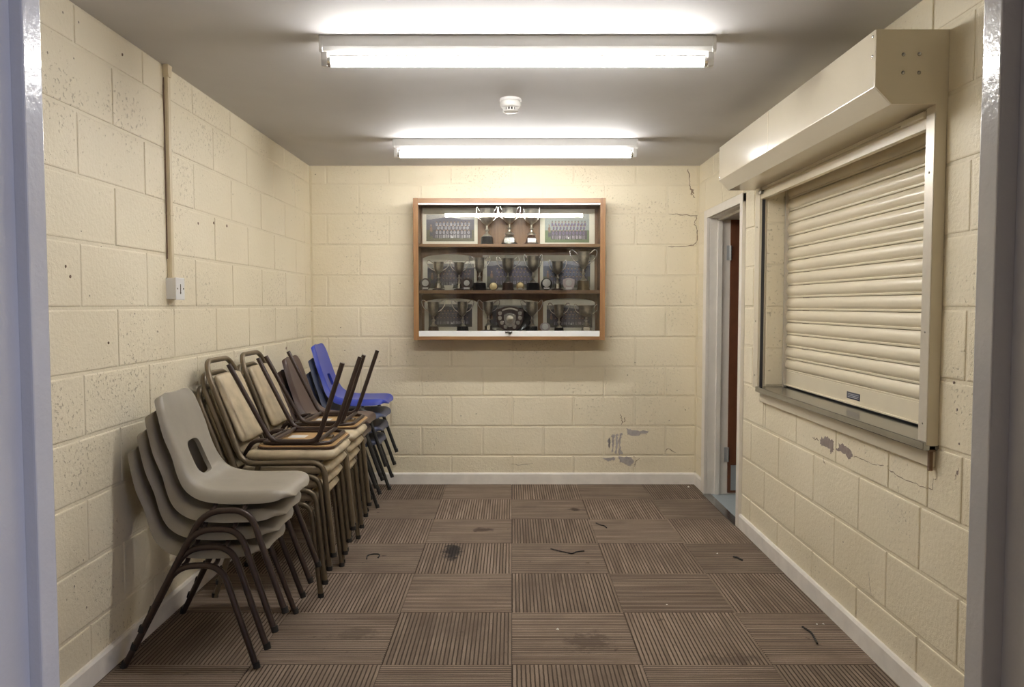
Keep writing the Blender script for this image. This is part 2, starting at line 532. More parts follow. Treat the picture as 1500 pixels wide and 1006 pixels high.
# back wall: blocks face -Y
wall_back = MB().box(XL - 0.2, XR + 0.2, YB + PROUD, YB + 0.2, -0.05, ZC + 0.1).build('wall_back', M['mortar'])
tag(wall_back, 'cream painted concrete block wall behind the trophy cabinet', kind='structure')
lay_blocks(wall_back, lambda u, z, d: (u, YB - d, z), XL + 0.002, XR - 0.002,
           lambda c: (-1.332, 0.4452) if c % 2 == 0 else (-1.1, 0.4435), [], PI)
# right wall: door opening and hatch opening
WT = 0.20
DY0, DY1, DZ = 4.50, 5.275, 1.905
HY0, HY1, HZ0, HZ1 = 2.462, 4.092, 0.845, 1.955
mbw = MB()
x0, x1 = XR + PROUD, XR + WT
for (a, b_, z0, z1) in ((0.95, HY0, -0.05, ZC + 0.1), (HY0, HY1, -0.05, HZ0), (HY0, HY1, HZ1, ZC + 0.1),
                        (HY1, DY0, -0.05, ZC + 0.1), (DY0, DY1, DZ, ZC + 0.1), (DY1, YB + 0.2, -0.05, ZC + 0.1)):
    mbw.box(x0, x1, a, b_, z0, z1)
wall_right = mbw.build('wall_right', M['mortar'])
tag(wall_right, 'cream painted concrete block wall with the shuttered hatch and the doorway', kind='structure')
lay_blocks(wall_right, lambda u, z, d: (XR - d, u, z), YF, YB - 0.004,
           lambda c: (2.503, 0.4475) if c % 2 == 0 else (2.275, 0.4460),
           [(DY0 - 0.04, DY1 + 0.04, -1, DZ + 0.03), (HY0, HY1, HZ0, HZ1)], PI / 2)
# blocks of the far reveal of the hatch (they face the camera)
for c in range(4, 9):
    z0, z1 = max(BED[c], HZ0 + 0.03), min(BED[c + 1], HZ1)
    me = block_mesh(0.135, z1 - z0 - 0.008)
    o = bpy.data.objects.new('block', me)
    o.location = (XR + 0.0675 + 0.006, HY1 - 0.0035, (z0 + z1) / 2)
    o.rotation_euler = (0, 0, PI)
    link(o, wall_right)

# front wall with the doorway the camera looks through
FX = 0.73
mbf = MB()
mbf.box(XL - 0.2, -FX, 1.0, YF, -0.05, ZC + 0.1).box(FX, XR + 0.2, 1.0, YF, -0.05, ZC + 0.1).box(-FX, FX, 1.0, YF, 2.06, ZC + 0.1)
wall_front = mbf.build('wall_front', M['mortar'])
tag(wall_front, 'cream painted front wall around the near doorway', kind='structure')
ceiling = MB().box(XL - 0.2, XR + 0.2, 0.95, YB + 0.2, ZC, ZC + 0.12).build('ceiling', M['ceiling'])
tag(ceiling, 'flat off-white painted ceiling with faint smudges', kind='structure')
# the hall outside the near doorway: closed box with one glazed side opening to the dusk sky
o = MB().box(-1.7, 1.5, -3.0, 0.35, -0.1, -0.004).build('floor_hall', M['outer']); tag(o, 'plain hall floor outside the near doorway', kind='structure')
o = MB().box(-1.7, -1.6, -3.0, 1.0, -0.05, 2.6).box(-1.7, 1.5, -3.1, -3.0, -0.05, 2.6).box(1.35, 1.5, -3.0, -1.0, -0.05, 2.6).box(1.35, 1.5, 0.75, 1.0, -0.05, 2.6).box(1.35, 1.5, -1.0, 0.75, -0.05, 0.2).box(1.35, 1.5, -1.0, 0.75, 2.1, 2.6).build('wall_hall', M['outer'])
tag(o, 'plain walls of the hall outside the near doorway', kind='structure')
o = MB().box(-1.7, 1.5, -3.1, 1.0, 2.6, 2.7).build('ceiling_hall', M['outer'])
tag(o, 'plain hall ceiling outside the near doorway', kind='structure')

# ------------------------------------------------------------------ skirting boards
def skirting(name, pts, label):
    mb = MB()
    prof = [(0.0, 0.0), (0.016, 0.0), (0.016, 0.074), (0.010, 0.084), (0.0, 0.084)]
    (ax, ay), (bx, by), (nx, ny) = pts
    vs = [(ax + nx * d, ay + ny * d, z) for d, z in prof] + [(bx + nx * d, by + ny * d, z) for d, z in prof]
    n = len(prof)
    fs = [tuple(range(n)), tuple(range(2 * n - 1, n - 1, -1))] + [(i, (i + 1) % n, n + (i + 1) % n, n + i) for i in range(n)]
    o = mb.add(vs, fs).build(name, M['skirting'])
    tag(o, label, kind='structure')
skirting('baseboard_back', ((XL, YB), (XR, YB), (0, -1)), 'chipped white skirting board under the trophy cabinet wall')
skirting('baseboard_left', ((XL, YF), (XL, YB), (1, 0)), 'white skirting board behind the chair stacks')
skirting('baseboard_right', ((XR, YF), (XR, DY0 - 0.045), (-1, 0)), 'scuffed white skirting board under the hatch')
skirting('baseboard_corner', ((XR, DY1 + 0.066), (XR, YB), (-1, 0)), 'short white skirting board between the doorway and the corner')

# ------------------------------------------------------------------ near door frame
nf = empty('trim_1', (0, 1.0, 0)); tag(nf, 'glossy white door frame at both edges of the view', kind='structure')
for sx, stop, lin in ((-1, 0.687, 0.705), (1, 0.688, 0.716)):
    mb = MB(); a, b_ = sorted((sx * lin, sx * 0.75)); mb.box(a, b_, -0.03, 0.165, 0, 2.06); mb.build('frame_lining', M['white_gloss'], nf, bevel=0.003)
    mb = MB(); a, b_ = sorted((sx * stop, sx * (lin + 0.002))); mb.box(a, b_, 0.10, 0.1445, 0, 2.04); mb.build('door_stop', M['white_gloss'], nf, bevel=0.003)
    mb = MB(); a, b_ = sorted((sx * (lin + 0.012), sx * (lin + 0.075))); mb.box(a, b_, 0.158, 0.176, 0, 2.10); mb.build('architrave', M['white_gloss'], nf, bevel=0.003)
MB().box(-0.75, 0.75, -0.03, 0.165, 2.04, 2.075).build('frame_head', M['white_gloss'], nf, bevel=0.003)

# ------------------------------------------------------------------ doorway in the right wall
fr = empty('trim_2', (XR, DY1, 0)); tag(fr, 'white architrave and lining around the doorway beside the hatch', kind='structure')
AX = -0.020
MB().box(AX, 0.003, -0.012, 0.068, 0, DZ + 0.045).build('architrave', M['white_satin'], fr, bevel=0.004)
MB().box(AX, 0.003, -(DY1 - DY0) - 0.045, -(DY1 - DY0) + 0.008, 0, DZ + 0.045).build('architrave', M['white_satin'], fr, bevel=0.004)
MB().box(AX + 0.001, 0.003, -(DY1 - DY0) - 0.045, 0.066, DZ - 0.008, DZ + 0.047).build('architrave_head', M['white_satin'], fr, bevel=0.004)
MB().box(0.003, WT + 0.01, -0.012, 0.022, 0, DZ + 0.02).build('jamb_lining', M['white_satin'], fr, bevel=0.002)
MB().box(0.003, WT + 0.01, -(DY1 - DY0) - 0.02, -(DY1 - DY0) + 0.012, 0, DZ + 0.02).build('jamb_lining', M['white_satin'], fr, bevel=0.002)
MB().box(0.003, WT + 0.01, -(DY1 - DY0), 0.0, DZ - 0.012, DZ + 0.02).build('head_lining', M['white_satin'], fr, bevel=0.002)
MB().box(0.055, 0.088, -0.026, -0.010, 0, DZ - 0.01).build('door_stop', M['white_satin'], fr, bevel=0.002)
MB().box(0.055, 0.088, -(DY1 - DY0), -0.01, DZ - 0.026, DZ - 0.010).build('door_stop', M['white_satin'], fr, bevel=0.002)
MB().box(-0.03, 0.03, -(DY1 - DY0), -0.012, -0.003, 0.005).build('threshold_strip', M['steel'], fr, bevel=0.002)
# the door: hinged at the far jamb, swung back into the next room
d = empty('door_1', (XR + 0.142, DY1 - 0.020, 0)); tag(d, 'dark red-brown wooden door standing open in the far doorway', kind='structure')
MB().box(0.0, 0.76, -0.002, 0.040, 0.012, 1.885).build('door_leaf', M['door_wood'], d, bevel=0.002)
MB().box(0.022, 0.74, -0.0045, -0.0019, 0.03, 0.205).build('kick_plate', M['kick'], d)
for z in (0.28, 1.66):
    h = MB().box(-0.026, 0.0, -0.0055, -0.001, z - 0.05, z + 0.05).build('hinge', M['kick'], d)
    for q in range(5):
        MB().sweep([(-0.002, -0.011, z - 0.05 + q * 0.02), (-0.002, -0.011, z - 0.05 + q * 0.02 + 0.018)], 0.0075, 10).build('hinge_knuckle', M['kick'], h, smooth=True)
nr = MB().box(XR + 0.03, 3.4, 4.0, YB + 0.6, -0.08, -0.002).build('floor_next_room', M['vinyl_floor'])
tag(nr, 'blue-grey vinyl floor beyond the open doorway', kind='structure')
o = MB().box(XR + WT, 3.4, YB + 0.2, YB + 0.3, -0.05, 2.4).box(3.3, 3.4, 3.9, YB + 0.3, -0.05, 2.4).box(XR + WT, 3.4, 3.9, 4.0, -0.05, 2.4).box(XR + WT, 3.4, 3.9, YB + 0.3, 2.3, 2.4).build('wall_next_room', M['outer'])
tag(o, 'dim plain wall of the next room', kind='structure')
# darkness behind the hatch
o = MB().box(XR + WT, XR + WT + 0.03, HY0 - 0.2, 3.88, 0.6, 2.2).build('wall_servery', M['outer'])
tag(o, 'plain wall behind the closed shutter', kind='structure')

# ------------------------------------------------------------------ raised roller shutter with its hood and guides
XF = 1.119
HD0, HD1 = 2.407, 4.195
rs = empty('roller_shutter', (XR, HD0, 0.86))
tag(rs, 'raised roller shutter with a long cream hood and side guides over the hatch', 'shutter')
def rel(mb, name, mat, parent=rs, **kw):
    o = mb.build(name, mat, parent, **kw)
    o.location = (-XR, -HD0, -0.86)
    return o
hoodp = [(XF, 2.152), (XF, 1.977), (1.171, 1.924), (XR, 1.924), (XR, 2.152)]
hood = rel(MB().prism([(x, z) for x, z in hoodp], 'y', HD0 + 0.004, HD1 - 0.004), 'hood', M['hood'], bevel=0.002)
for y0, y1 in ((HD0, HD0 + 0.004), (HD1 - 0.004, HD1)):
    rel(MB().prism([(XF + 0.001, 2.151), (XF + 0.001, 1.978), (1.1715, 1.925), (XR, 1.925), (XR, 2.151)], 'y', y0, y1), 'end_plate', M['hood'])
rel(MB().box(XF - 0.0012, XF, 3.40, 3.404, 1.98, 2.15), 'hood_seam', M['slat'])
for (x, z) in ((1.205, 2.075), (1.254, 2.076), (1.205, 2.02), (1.254, 2.02)):
    o = MB().lathe([(0.0062, 0), (0.0055, 0.002), (0.002, 0.0035)], 10).build('rivet', M['steel'], rs, smooth=True)
    o.rotation_euler = (PI / 2, 0, 0); o.location = (x - XR, 0.0, z - 0.86)
for (y, z) in ((HD0 + 0.02, 2.135), (HD0 + 0.02, 2.075), (HD1 - 0.02, 1.99)):
    o = MB().lathe([(0.005, 0), (0.0045, 0.0016), (0.0015, 0.003)], 10).build('hood_screw', M['steel'], rs, smooth=True)
    o.rotation_euler = (0, -PI / 2, 0); o.location = (XF - XR, y - HD0, z - 0.86)
# guides: cream boxes with a dark brush slot on the inner side
for y0, y1, s in ((HD0, HD0 + 0.053, 1), (HY1 - 0.002, HY1 + 0.073, -1)):
    g = rel(MB().box(1.309, XR - 0.0005, y0, y1, 0.862, 1.926), 'guide', M['hood'], bevel=0.002)
    for z in (0.93, 1.22, 1.72):
        k = MB().lathe([(0.0045, 0), (0.004, 0.0015), (0.0012, 0.0025)], 10).build('guide_screw', M['steel'], g, smooth=True)
        k.rotation_euler = (0, -PI / 2, 0); k.location = (1.309, (y0 + y1) / 2, z)
    ys = y1 if s > 0 else y0
    a, b_ = sorted((ys, ys + s * 0.002))
    q = MB().box(1.322, 1.338, a, b_, 0.875, 1.92).build('brush_slot', M['black_rubber'], g)
rel(MB().box(1.3075, 1.309, HD0 + 0.002, HD0 + 0.051, 0.865, 1.90), 'guide_edge_strip', M['guide_alu'])
# bottom rail of the raised curtain and the slat above it
rel(MB().prism([(1.312, 1.862), (1.336, 1.862), (1.336, 1.912), (1.327, 1.912), (1.327, 1.902), (1.312, 1.896)], 'y', HD0 + 0.055, HY1 - 0.004), 'bottom_rail', M['slat'], bevel=0.0015)
rel(MB().box(1.318, 1.331, HD0 + 0.056, HY1 - 0.005, 1.912, 1.955), 'curtain_slat', M['slat'], bevel=0.002)
rel(MB().box(1.300, 1.322, HD0 + 0.054, HD0 + 0.20, 1.895, 1.918), 'rail_stop', M['slat'], bevel=0.006)
rel(MB().box(1.300, 1.318, HY1 - 0.05, HY1 - 0.006, 1.885, 1.902), 'rail_stop', M['steel'], bevel=0.003)
rel(MB().box(1.318, 1.340, HD0 + 0.004, HD0 + 0.040, 0.842, 0.862), 'guide_foot', M['rust'], bevel=0.002)
rel(MB().box(1.322, 1.334, HD0 + 0.006, HD0 + 0.020, 0.780, 0.845), 'drop_bolt', M['rust'], bevel=0.003)

# ------------------------------------------------------------------ closed inner shutter
CX0 = 1.462
cs = empty('closed_shutter', (CX0, 3.25, 0.87))
tag(cs, 'closed cream slatted roller shutter set back inside the hatch', 'shutter')
PITCH = 0.0645
Y0, Y1 = HY0 - 0.03, HY1 - 0.022
n_arc = 9
prof = []
for k in range(n_arc + 1):                      # one curved slat with its hinge bead
    t = k / n_arc
    z = 0.012 + t * (PITCH - 0.014)
    x = -0.0125 * math.sin(PI * (0.10 + 0.90 * t)) ** 0.8 if 0 < t < 1 else (-0.004 if t == 0 else 0.0)
    prof.append((x, z))
prof = [(0.0015, 0.0), (-0.0035, 0.001), (-0.0052, 0.0045), (-0.0045, 0.0085), (-0.0015, 0.0105)] + prof[1:] + [(0.003, PITCH - 0.002), (0.003, 0.0)]
slat_me = None
BOT = 0.957
k = 0
while BOT + k * PITCH < HZ1 + 0.02:
    if slat_me is None:
        slat_me = MB().prism([(x, z) for x, z in prof], 'y', Y0 - 3.25, Y1 - 3.25).mesh('slat', M['slat'], smooth=True)
    o = bpy.data.objects.new('slat', slat_me)
    o.location = (0, 0, BOT - 0.87 + k * PITCH)
    link(o, cs)
    k += 1
MB().prism([(-0.006, 0.012), (0.012, 0.012), (0.012, 0.088), (-0.006, 0.088)], 'y', Y0 - 3.25, Y1 - 3.25).build('bottom_rail', M['slat'], cs, bevel=0.002)
MB().box(-0.016, 0.010, Y0 - 3.25, Y1 - 3.25, 0.012, 0.018).build('rail_lip', M['slat'], cs, bevel=0.001)
MB().box(-0.003, 0.012, Y0 - 3.25, Y1 - 3.25, 0.0, 0.012).build('rubber_seal', M['black_rubber'], cs)
lb = MB().box(-0.0075, -0.006, -0.062, 0.062, 0.034, 0.063).build('maker_plate', M['label_dark'], cs)
lb.location = (0, 3.262 - 3.25, 0)
for q in range(3):
    MB().box(-0.0081, -0.0074, -0.052, 0.052, 0.0405 + q * 0.0066, 0.0430 + q * 0.0066).build('print_line', M['label_line'], lb)
MB().box(-0.022, 0.016, Y1 - 3.25, HY1 - 0.008 - 3.25, 0.0, HZ1 - 0.87).build('inner_guide', M['guide_alu'], cs, bevel=0.002)
# steel sill and painted board under it
sl = MB().box(1.300, XR + WT, HD0 + 0.004, HY1 - 0.001, 0.846, 0.874).build('counter_sill', M['steel'], bevel=0.003)
tag(sl, 'brushed steel counter sill under the shuttered hatch', 'counter')
tb = MB().box(1.331, XR - 0.0005, HD0 + 0.012, HY1 + 0.02, 0.790, 0.8455).build('trim_3', M['hood'], bevel=0.003)
tag(tb, 'cream painted board fixed under the steel sill', kind='structure')

# ------------------------------------------------------------------ fluorescent battens
def batten(y, label):
    t = empty('fluorescent_light', (0.022, y, ZC))
    tag(t, label, 'ceiling light', 'fluorescent tube battens on the ceiling')
    L = 0.738
    MB().prism([(-0.030, 0.0), (0.030, 0.0), (0.030, -0.040), (0.022, -0.056), (-0.022, -0.056), (-0.030, -0.040)], 'x', -L + 0.012, L - 0.012).build('batten_body', M['batten'], t, bevel=0.002)
    for s in (-1, 1):
        a, b_ = sorted((s * (L - 0.014), s * L))
        MB().prism([(-0.032, 0.0), (0.032, 0.0), (0.032, -0.052), (0.024, -0.060), (-0.024, -0.060), (-0.032, -0.052)], 'x', a, b_).build('end_cap', M['batten'], t, bevel=0.003)
        a, b_ = sorted((s * (L - 0.028), s * (L - 0.005)))
        MB().prism([(-0.017, -0.05), (0.017, -0.05), (0.019, -0.085), (0.014, -0.108), (-0.014, -0.108), (-0.019, -0.085)], 'x', a, b_).build('lamp_holder', M['batten'], t, bevel=0.003)
        a, b_ = sorted((s * (L - 0.040), s * (L - 0.028)))
        MB().sweep([(a, 0, -0.088), (b_, 0, -0.088)], 0.0195, 16).build('tube_cap', M['silver_bright'], t, smooth=True)
    MB().sweep([(-L + 0.038, 0, -0.088), (L - 0.038, 0, -0.088)], 0.0190, 16).build('tube', M['tube_glow'], t, smooth=True)
    return t
batten(2.935, 'lit fluorescent tube batten nearest to the viewer, larger in view')
batten(4.705, 'lit fluorescent tube batten in front of the trophy cabinet, farther away')

# ------------------------------------------------------------------ smoke detector
sd = empty('smoke_detector', (-0.006, 3.79, ZC)); tag(sd, 'small round white smoke detector on the ceiling between the two lights', 'smoke detector')
MB().lathe([(0.052, 0.0), (0.053, -0.010), (0.050, -0.013)], 32).build('mounting_base', M['plastic_white'], sd, smooth=True)
MB().lathe([(0.047, -0.012), (0.049, -0.016), (0.050, -0.030), (0.045, -0.040), (0.036, -0.044)], 32).build('body', M['plastic_white'], sd, smooth=True)
MB().lathe([(0.030, -0.043), (0.030, -0.058)], 24).build('chamber', M['dark_hole'], sd, smooth=True)
for k in range(14):
    a = 2 * PI * (k + 0.5) / 14
    q = MB().box(-0.003, 0.003, -0.003, 0.003, -0.058, -0.043).build('grille_bar', M['plastic_white'], sd)
    q.location = (0.033 * math.cos(a), 0.033 * math.sin(a), 0); q.rotation_euler = (0, 0, a)
MB().lathe([(0.037, -0.057), (0.036, -0.061), (0.026, -0.066), (0.010, -0.066)], 24).build('nose_cap', M['plastic_white'], sd, smooth=True)

# ------------------------------------------------------------------ cable trunking and key switch on the left wall
tk = empty('cable_trunking', (XL, 3.262, 1.42)); tag(tk, 'thin cream vertical cable trunking running from the ceiling to the key switch', 'trunking')
MB().box(0.001, 0.016, -0.013, 0.013, 0.0, ZC - 1.42 - 0.03).build('trunking_channel', M['trunk'], tk, bevel=0.002)
MB().box(0.016, 0.019, -0.010, 0.014, 0.0, ZC - 1.42 - 0.03).build('trunking_lid', M['trunk'], tk, bevel=0.001)
MB().prism([(-0.018, ZC - 1.42), (-0.018, ZC - 1.455), (-0.012, ZC - 1.47), (0.014, ZC - 1.47), (0.022, ZC - 1.43), (0.024, ZC - 1.42)], 'x', 0.001, 0.024).build('top_flare', M['trunk'], tk, bevel=0.002)
mb = MB()
for k in range(9):
    z = 0.10 + k * 0.085
    mb.sweep([(0.004, -0.0145 - 0.001 * (k % 2), z), (0.004, -0.0155, z + 0.05)], 0.0022, 6)
mb.sweep([(0.003, -0.0148, 0.08), (0.004, -0.0160, 0.35), (0.003, -0.0150, 0.80)], 0.0026, 6)
mb.build('brown_strand', M['rust'], tk)  # thin broken brown line along the near edge of the trunking
MB().box(0.001, 0.021, -0.016, 0.016, 0.262, 0.276).build('clip', M['trunk'], tk, bevel=0.002)
sw = empty('key_switch', (XL, 3.275, 1.375)); tag(sw, 'small white key switch box on the left wall under the trunking', 'switch')
MB().box(0.0, 0.036, -0.041, 0.041, -0.045, 0.045).build('back_box', M['plastic_white'], sw, bevel=0.002)
MB().box(0.0355, 0.0435, -0.043, 0.043, -0.0465, 0.0465).build('face_plate', M['plastic_white'], sw, bevel=0.003)
MB().prism([(-0.0035, 0.018), (0.0, 0.020), (0.0035, 0.018), (0.0035, -0.014), (0.006, -0.018), (0.0, -0.024), (-0.006, -0.018), (-0.0035, -0.014)], 'x', 0.0430, 0.0442).build('key_slot', M['steel'], sw)
for y in (-0.029, 0.029):
    q = MB().lathe([(0.0038, 0), (0.0034, 0.0012), (0.001, 0.0018)], 10).build('screw', M['steel'], sw, smooth=True)
    q.rotation_euler = (0, PI / 2, 0); q.location = (0.0434, y, 0.0)

# ------------------------------------------------------------------ trophy cabinet
CF, CBK = 5.385, YB - 0.004
CXL, CXR, CZ0, CZ1 = -0.686, 0.653, 1.061, 2.049
cb = empty('trophy_cabinet', (0, CF, CZ0)); tag(cb, 'teak wall cabinet with glass sliding doors full of trophies', 'cabinet')
def crel(mb, name, mat, parent=cb, **kw):
    o = mb.build(name, mat, parent, **kw)
    if parent is cb: o.location = (0, -CF, -CZ0)
    return o
T = 0.036
crel(MB().box(CXL, CXL + T, CF, CBK, CZ0, CZ1), 'side_panel', M['teak_z'], bevel=0.002)
crel(MB().box(CXR - T, CXR, CF, CBK, CZ0, CZ1), 'side_panel', M['teak_z'], bevel=0.002)
crel(MB().box(CXL + T, CXR - T, CF + 0.001, CBK, CZ1 - 0.034, CZ1 - 0.001), 'top_panel', M['teak_x'], bevel=0.002)
crel(MB().box(CXL + T, CXR - T, CF + 0.001, CBK, CZ0 + 0.001, CZ0 + 0.026), 'bottom_panel', M['teak_x'], bevel=0.002)
crel(MB().box(CXL + T, CXR - T, CBK - 0.006, CBK - 0.001, CZ0 + 0.02, CZ1 - 0.02), 'back_panel', M['teak_back'])
IX0, IX1 = CXL + T, CXR - T
SH1, SH2, SH0 = 1.734, 1.410, CZ0 + 0.060
crel(MB().box(IX0, IX1, CF + 0.026, CBK - 0.006, SH1 - 0.021, SH1), 'shelf', M['teak_x'], bevel=0.001)
crel(MB().box(IX0, IX1, CF + 0.026, CBK - 0.006, SH2 - 0.023, SH2), 'shelf', M['teak_x'], bevel=0.001)
crel(MB().box(IX0, IX1, CF + 0.024, CBK - 0.006, CZ0 + 0.026, SH0), 'floor_board', M['teak_x'])
crel(MB().box(IX0, IX1, CF + 0.003, CF + 0.024, CZ1 - 0.046, CZ1 - 0.034), 'door_track', M['track'], bevel=0.001)
crel(MB().box(IX0, IX1, CF + 0.003, CF + 0.024, CZ0 + 0.026, CZ0 + 0.064), 'door_track', M['track'], bevel=0.002)
GZ0, GZ1 = CZ0 + 0.060, CZ1 - 0.044
crel(MB().box(IX0, 0.004, CF + 0.006, CF + 0.010, GZ0, GZ1), 'glass_door', M['glass'])
crel(MB().box(-0.048, IX1, CF + 0.015, CF + 0.019, GZ0, GZ1), 'glass_door', M['glass'])
lk = crel(MB().box(-0.045, 0.004, CF - 0.003, CF + 0.006, CZ0 + 0.048, CZ0 + 0.062), 'lock', M['steel'], bevel=0.002)
q = MB().sweep([(-0.012, CF - 0.016, CZ0 + 0.050), (-0.012, CF + 0.004, CZ0 + 0.050)], 0.009, 14).build('lock_barrel', M['steel'], lk, smooth=True)
q = MB().sweep([(-0.012, CF - 0.0175, CZ0 + 0.050), (-0.012, CF - 0.015, CZ0 + 0.050)], 0.0055, 12).build('keyhole', M['dark_hole'], lk, smooth=True)

# cups ------------------------------------------------------------
def cup(x, y, z, h, bw, hs, base, bww, bh, label, name='trophy_cup'):
    """h total height, bw bowl half width, hs handle half span, base material, its half width and height"""
    t = empty(name, (x, y, z)); tag(t, label, 'trophy', 'trophy cups in the cabinet')
    style, mat = base
    if style == 'round':
        MB().lathe([(bww * 1.06, 0), (bww * 1.06, bh * 0.12), (bww, bh * 0.18), (bww * 0.94, bh * 0.92), (bww * 0.86, bh)], 24).build('plinth', M[mat], t, smooth=True)
    elif style == 'dome':
        MB().lathe([(bww * 1.1, 0), (bww * 1.1, bh * 0.14), (bww * 0.9, bh * 0.2), (bww * 0.86, bh * 0.45), (bww * 0.7, bh * 0.75), (bww * 0.4, bh)], 24).build('plinth', M[mat], t, smooth=True)
        pl = MB()
        a0 = bww * 0.62
        pl.box(-a0, a0, -bww * 0.93, -bww * 0.88, bh * 0.16, bh * 0.62).build('name_plate', M['silver_bright'], t)
    else:                                       # a metal drum on a dark foot
        MB().lathe([(bww * 1.8, 0), (bww * 1.8, bh * 0.16), (bww * 1.25, bh * 0.22), (bww * 1.2, bh * 0.26)], 24).build('foot', M['base_wood'], t, smooth=True)
        MB().lathe([(bww, bh * 0.26), (bww, bh * 0.9), (bww * 0.7, bh)], 20).build('plinth', M[mat], t, smooth=True)
    H = h - bh
    st = 0.0045 + bw * 0.06
    r0 = min(bww * 0.72, bw * 0.62)
    prof = [(r0, 0), (r0, H * 0.03), (r0 * 0.65, H * 0.07), (st * 1.3, H * 0.12), (st, H * 0.18), (st * 1.9, H * 0.23), (st * 1.9, H * 0.25),
            (st, H * 0.29), (st * 0.95, H * 0.40), (st * 1.7, H * 0.42), (bw * 0.40, H * 0.455), (bw * 0.66, H * 0.51), (bw * 0.86, H * 0.61), (bw * 0.96, H * 0.76), (bw, H * 0.97),
            (bw * 1.05, H), (bw * 0.99, H), (bw * 0.9, H * 0.76), (bw * 0.7, H * 0.62), (bw * 0.3, H * 0.54)]
    MB().lathe([(r, zz + bh) for r, zz in prof], 24).build('cup', M['silver'], t, smooth=True)
    if hs > bw:
        for s in (-1, 1):
            e = hs - bw
            pts = [(s * bw * 0.78, 0, bh + H * 0.58), (s * (bw + e * 0.45), 0, bh + H * 0.67), (s * (bw + e * 0.9), 0, bh + H * 0.86), (s * hs, 0, bh + H * 1.0),
                   (s * (hs - e * 0.15), 0, bh + H * 1.07), (s * (bw + e * 0.55), 0, bh + H * 1.06), (s * (bw + e * 0.40), 0, bh + H * 1.01), (s * bw * 0.97, 0, bh + H * 0.93)]
            MB().sweep(fillet(pts, 0.02, 3), 0.0030, 6).build('handle', M['silver_bright'], t, smooth=True)
    return t
K = 0.001057
X0 = lambda c: round((c / 4.574 + 590 - 749.5) * 5.45 / 1127 * 1.0, 4)
CY = 5.462
S, D_, R = 'drum', 'dome', 'round'
cups = [
  (565, 235, 50, 72, (R, 'base_black'), 42, 50, SH1, 'silver cup on a black plinth, leftmost on the top cabinet shelf'),
  (715, 240, 50, 74, (D_, 'silver_bright'), 52, 65, SH1, 'silver cup on a wide silver plinth, middle of the top cabinet shelf'),
  (862, 232, 50, 52, (D_, 'base_wood'), 42, 62, SH1, 'dark cup on a domed wooden plinth with pale plate, right on the top cabinet shelf'),
  (240, 190, 35, 78, (S, 'silver_bright'), 23, 52, SH2, 'wide-handled silver cup, leftmost cup on the middle cabinet shelf'),
  (378, 188, 33, 62, (S, 'silver_bright'), 20, 48, SH2, 'small silver cup, second cup from the left on the middle cabinet shelf'),
  (515, 218, 34, 72, (R, 'base_black'), 44, 50, SH2, 'tall silver cup on a black plinth, left of the gold medal on the middle shelf'),
  (705, 213, 40, 78, (R, 'base_wood'), 37, 50, SH2, 'silver cup behind the overlapping glass on the middle cabinet shelf'),
  (873, 228, 41, 62, (R, 'base_black'), 44, 50, SH2, 'tall silver cup on a black plinth, right of centre on the middle shelf'),
  (1037, 193, 37, 60, (S, 'silver_bright'), 22, 46, SH2, 'silver cup between the two right-hand plaques on the middle shelf'),
  (1210, 258, 40, 92, (R, 'bronze'), 42, 64, SH2, 'largest silver cup on a bronze plinth, far right of the middle shelf'),
  (205, 198, 36, 80, (R, 'base_wood'), 36, 32, SH0, 'silver cup with looping handles, leftmost on the bottom cabinet shelf'),
  (400, 198, 35, 76, (R, 'base_black'), 40, 32, SH0, 'silver cup on a low black plinth, second on the bottom cabinet shelf'),
  (575, 198, 34, 74, (S, 'silver_bright'), 28, 40, SH0, 'silver cup just left of the big shield on the bottom shelf'),
  (865, 198, 38, 74, (R, 'base_black'), 40, 32, SH0, 'silver cup just right of the big shield on the bottom shelf'),
  (1047, 178, 33, 72, (R, 'base_black'), 32, 24, SH0, 'small silver cup on a thin black plinth, second from right on the bottom shelf'),
  (1230, 172, 52, 82, (D_, 'silver'), 36, 42, SH0, 'broad silver cup with a wide bowl, far right of the bottom shelf'),
]
for (c, h, bw, hs, base, bww, bh, z, lab) in cups:
    cup(X0(c), CY if hs < 85 else CY + 0.005, z + 0.0005, h * K, bw * K, hs * K, base, bww * K, bh * K, lab)

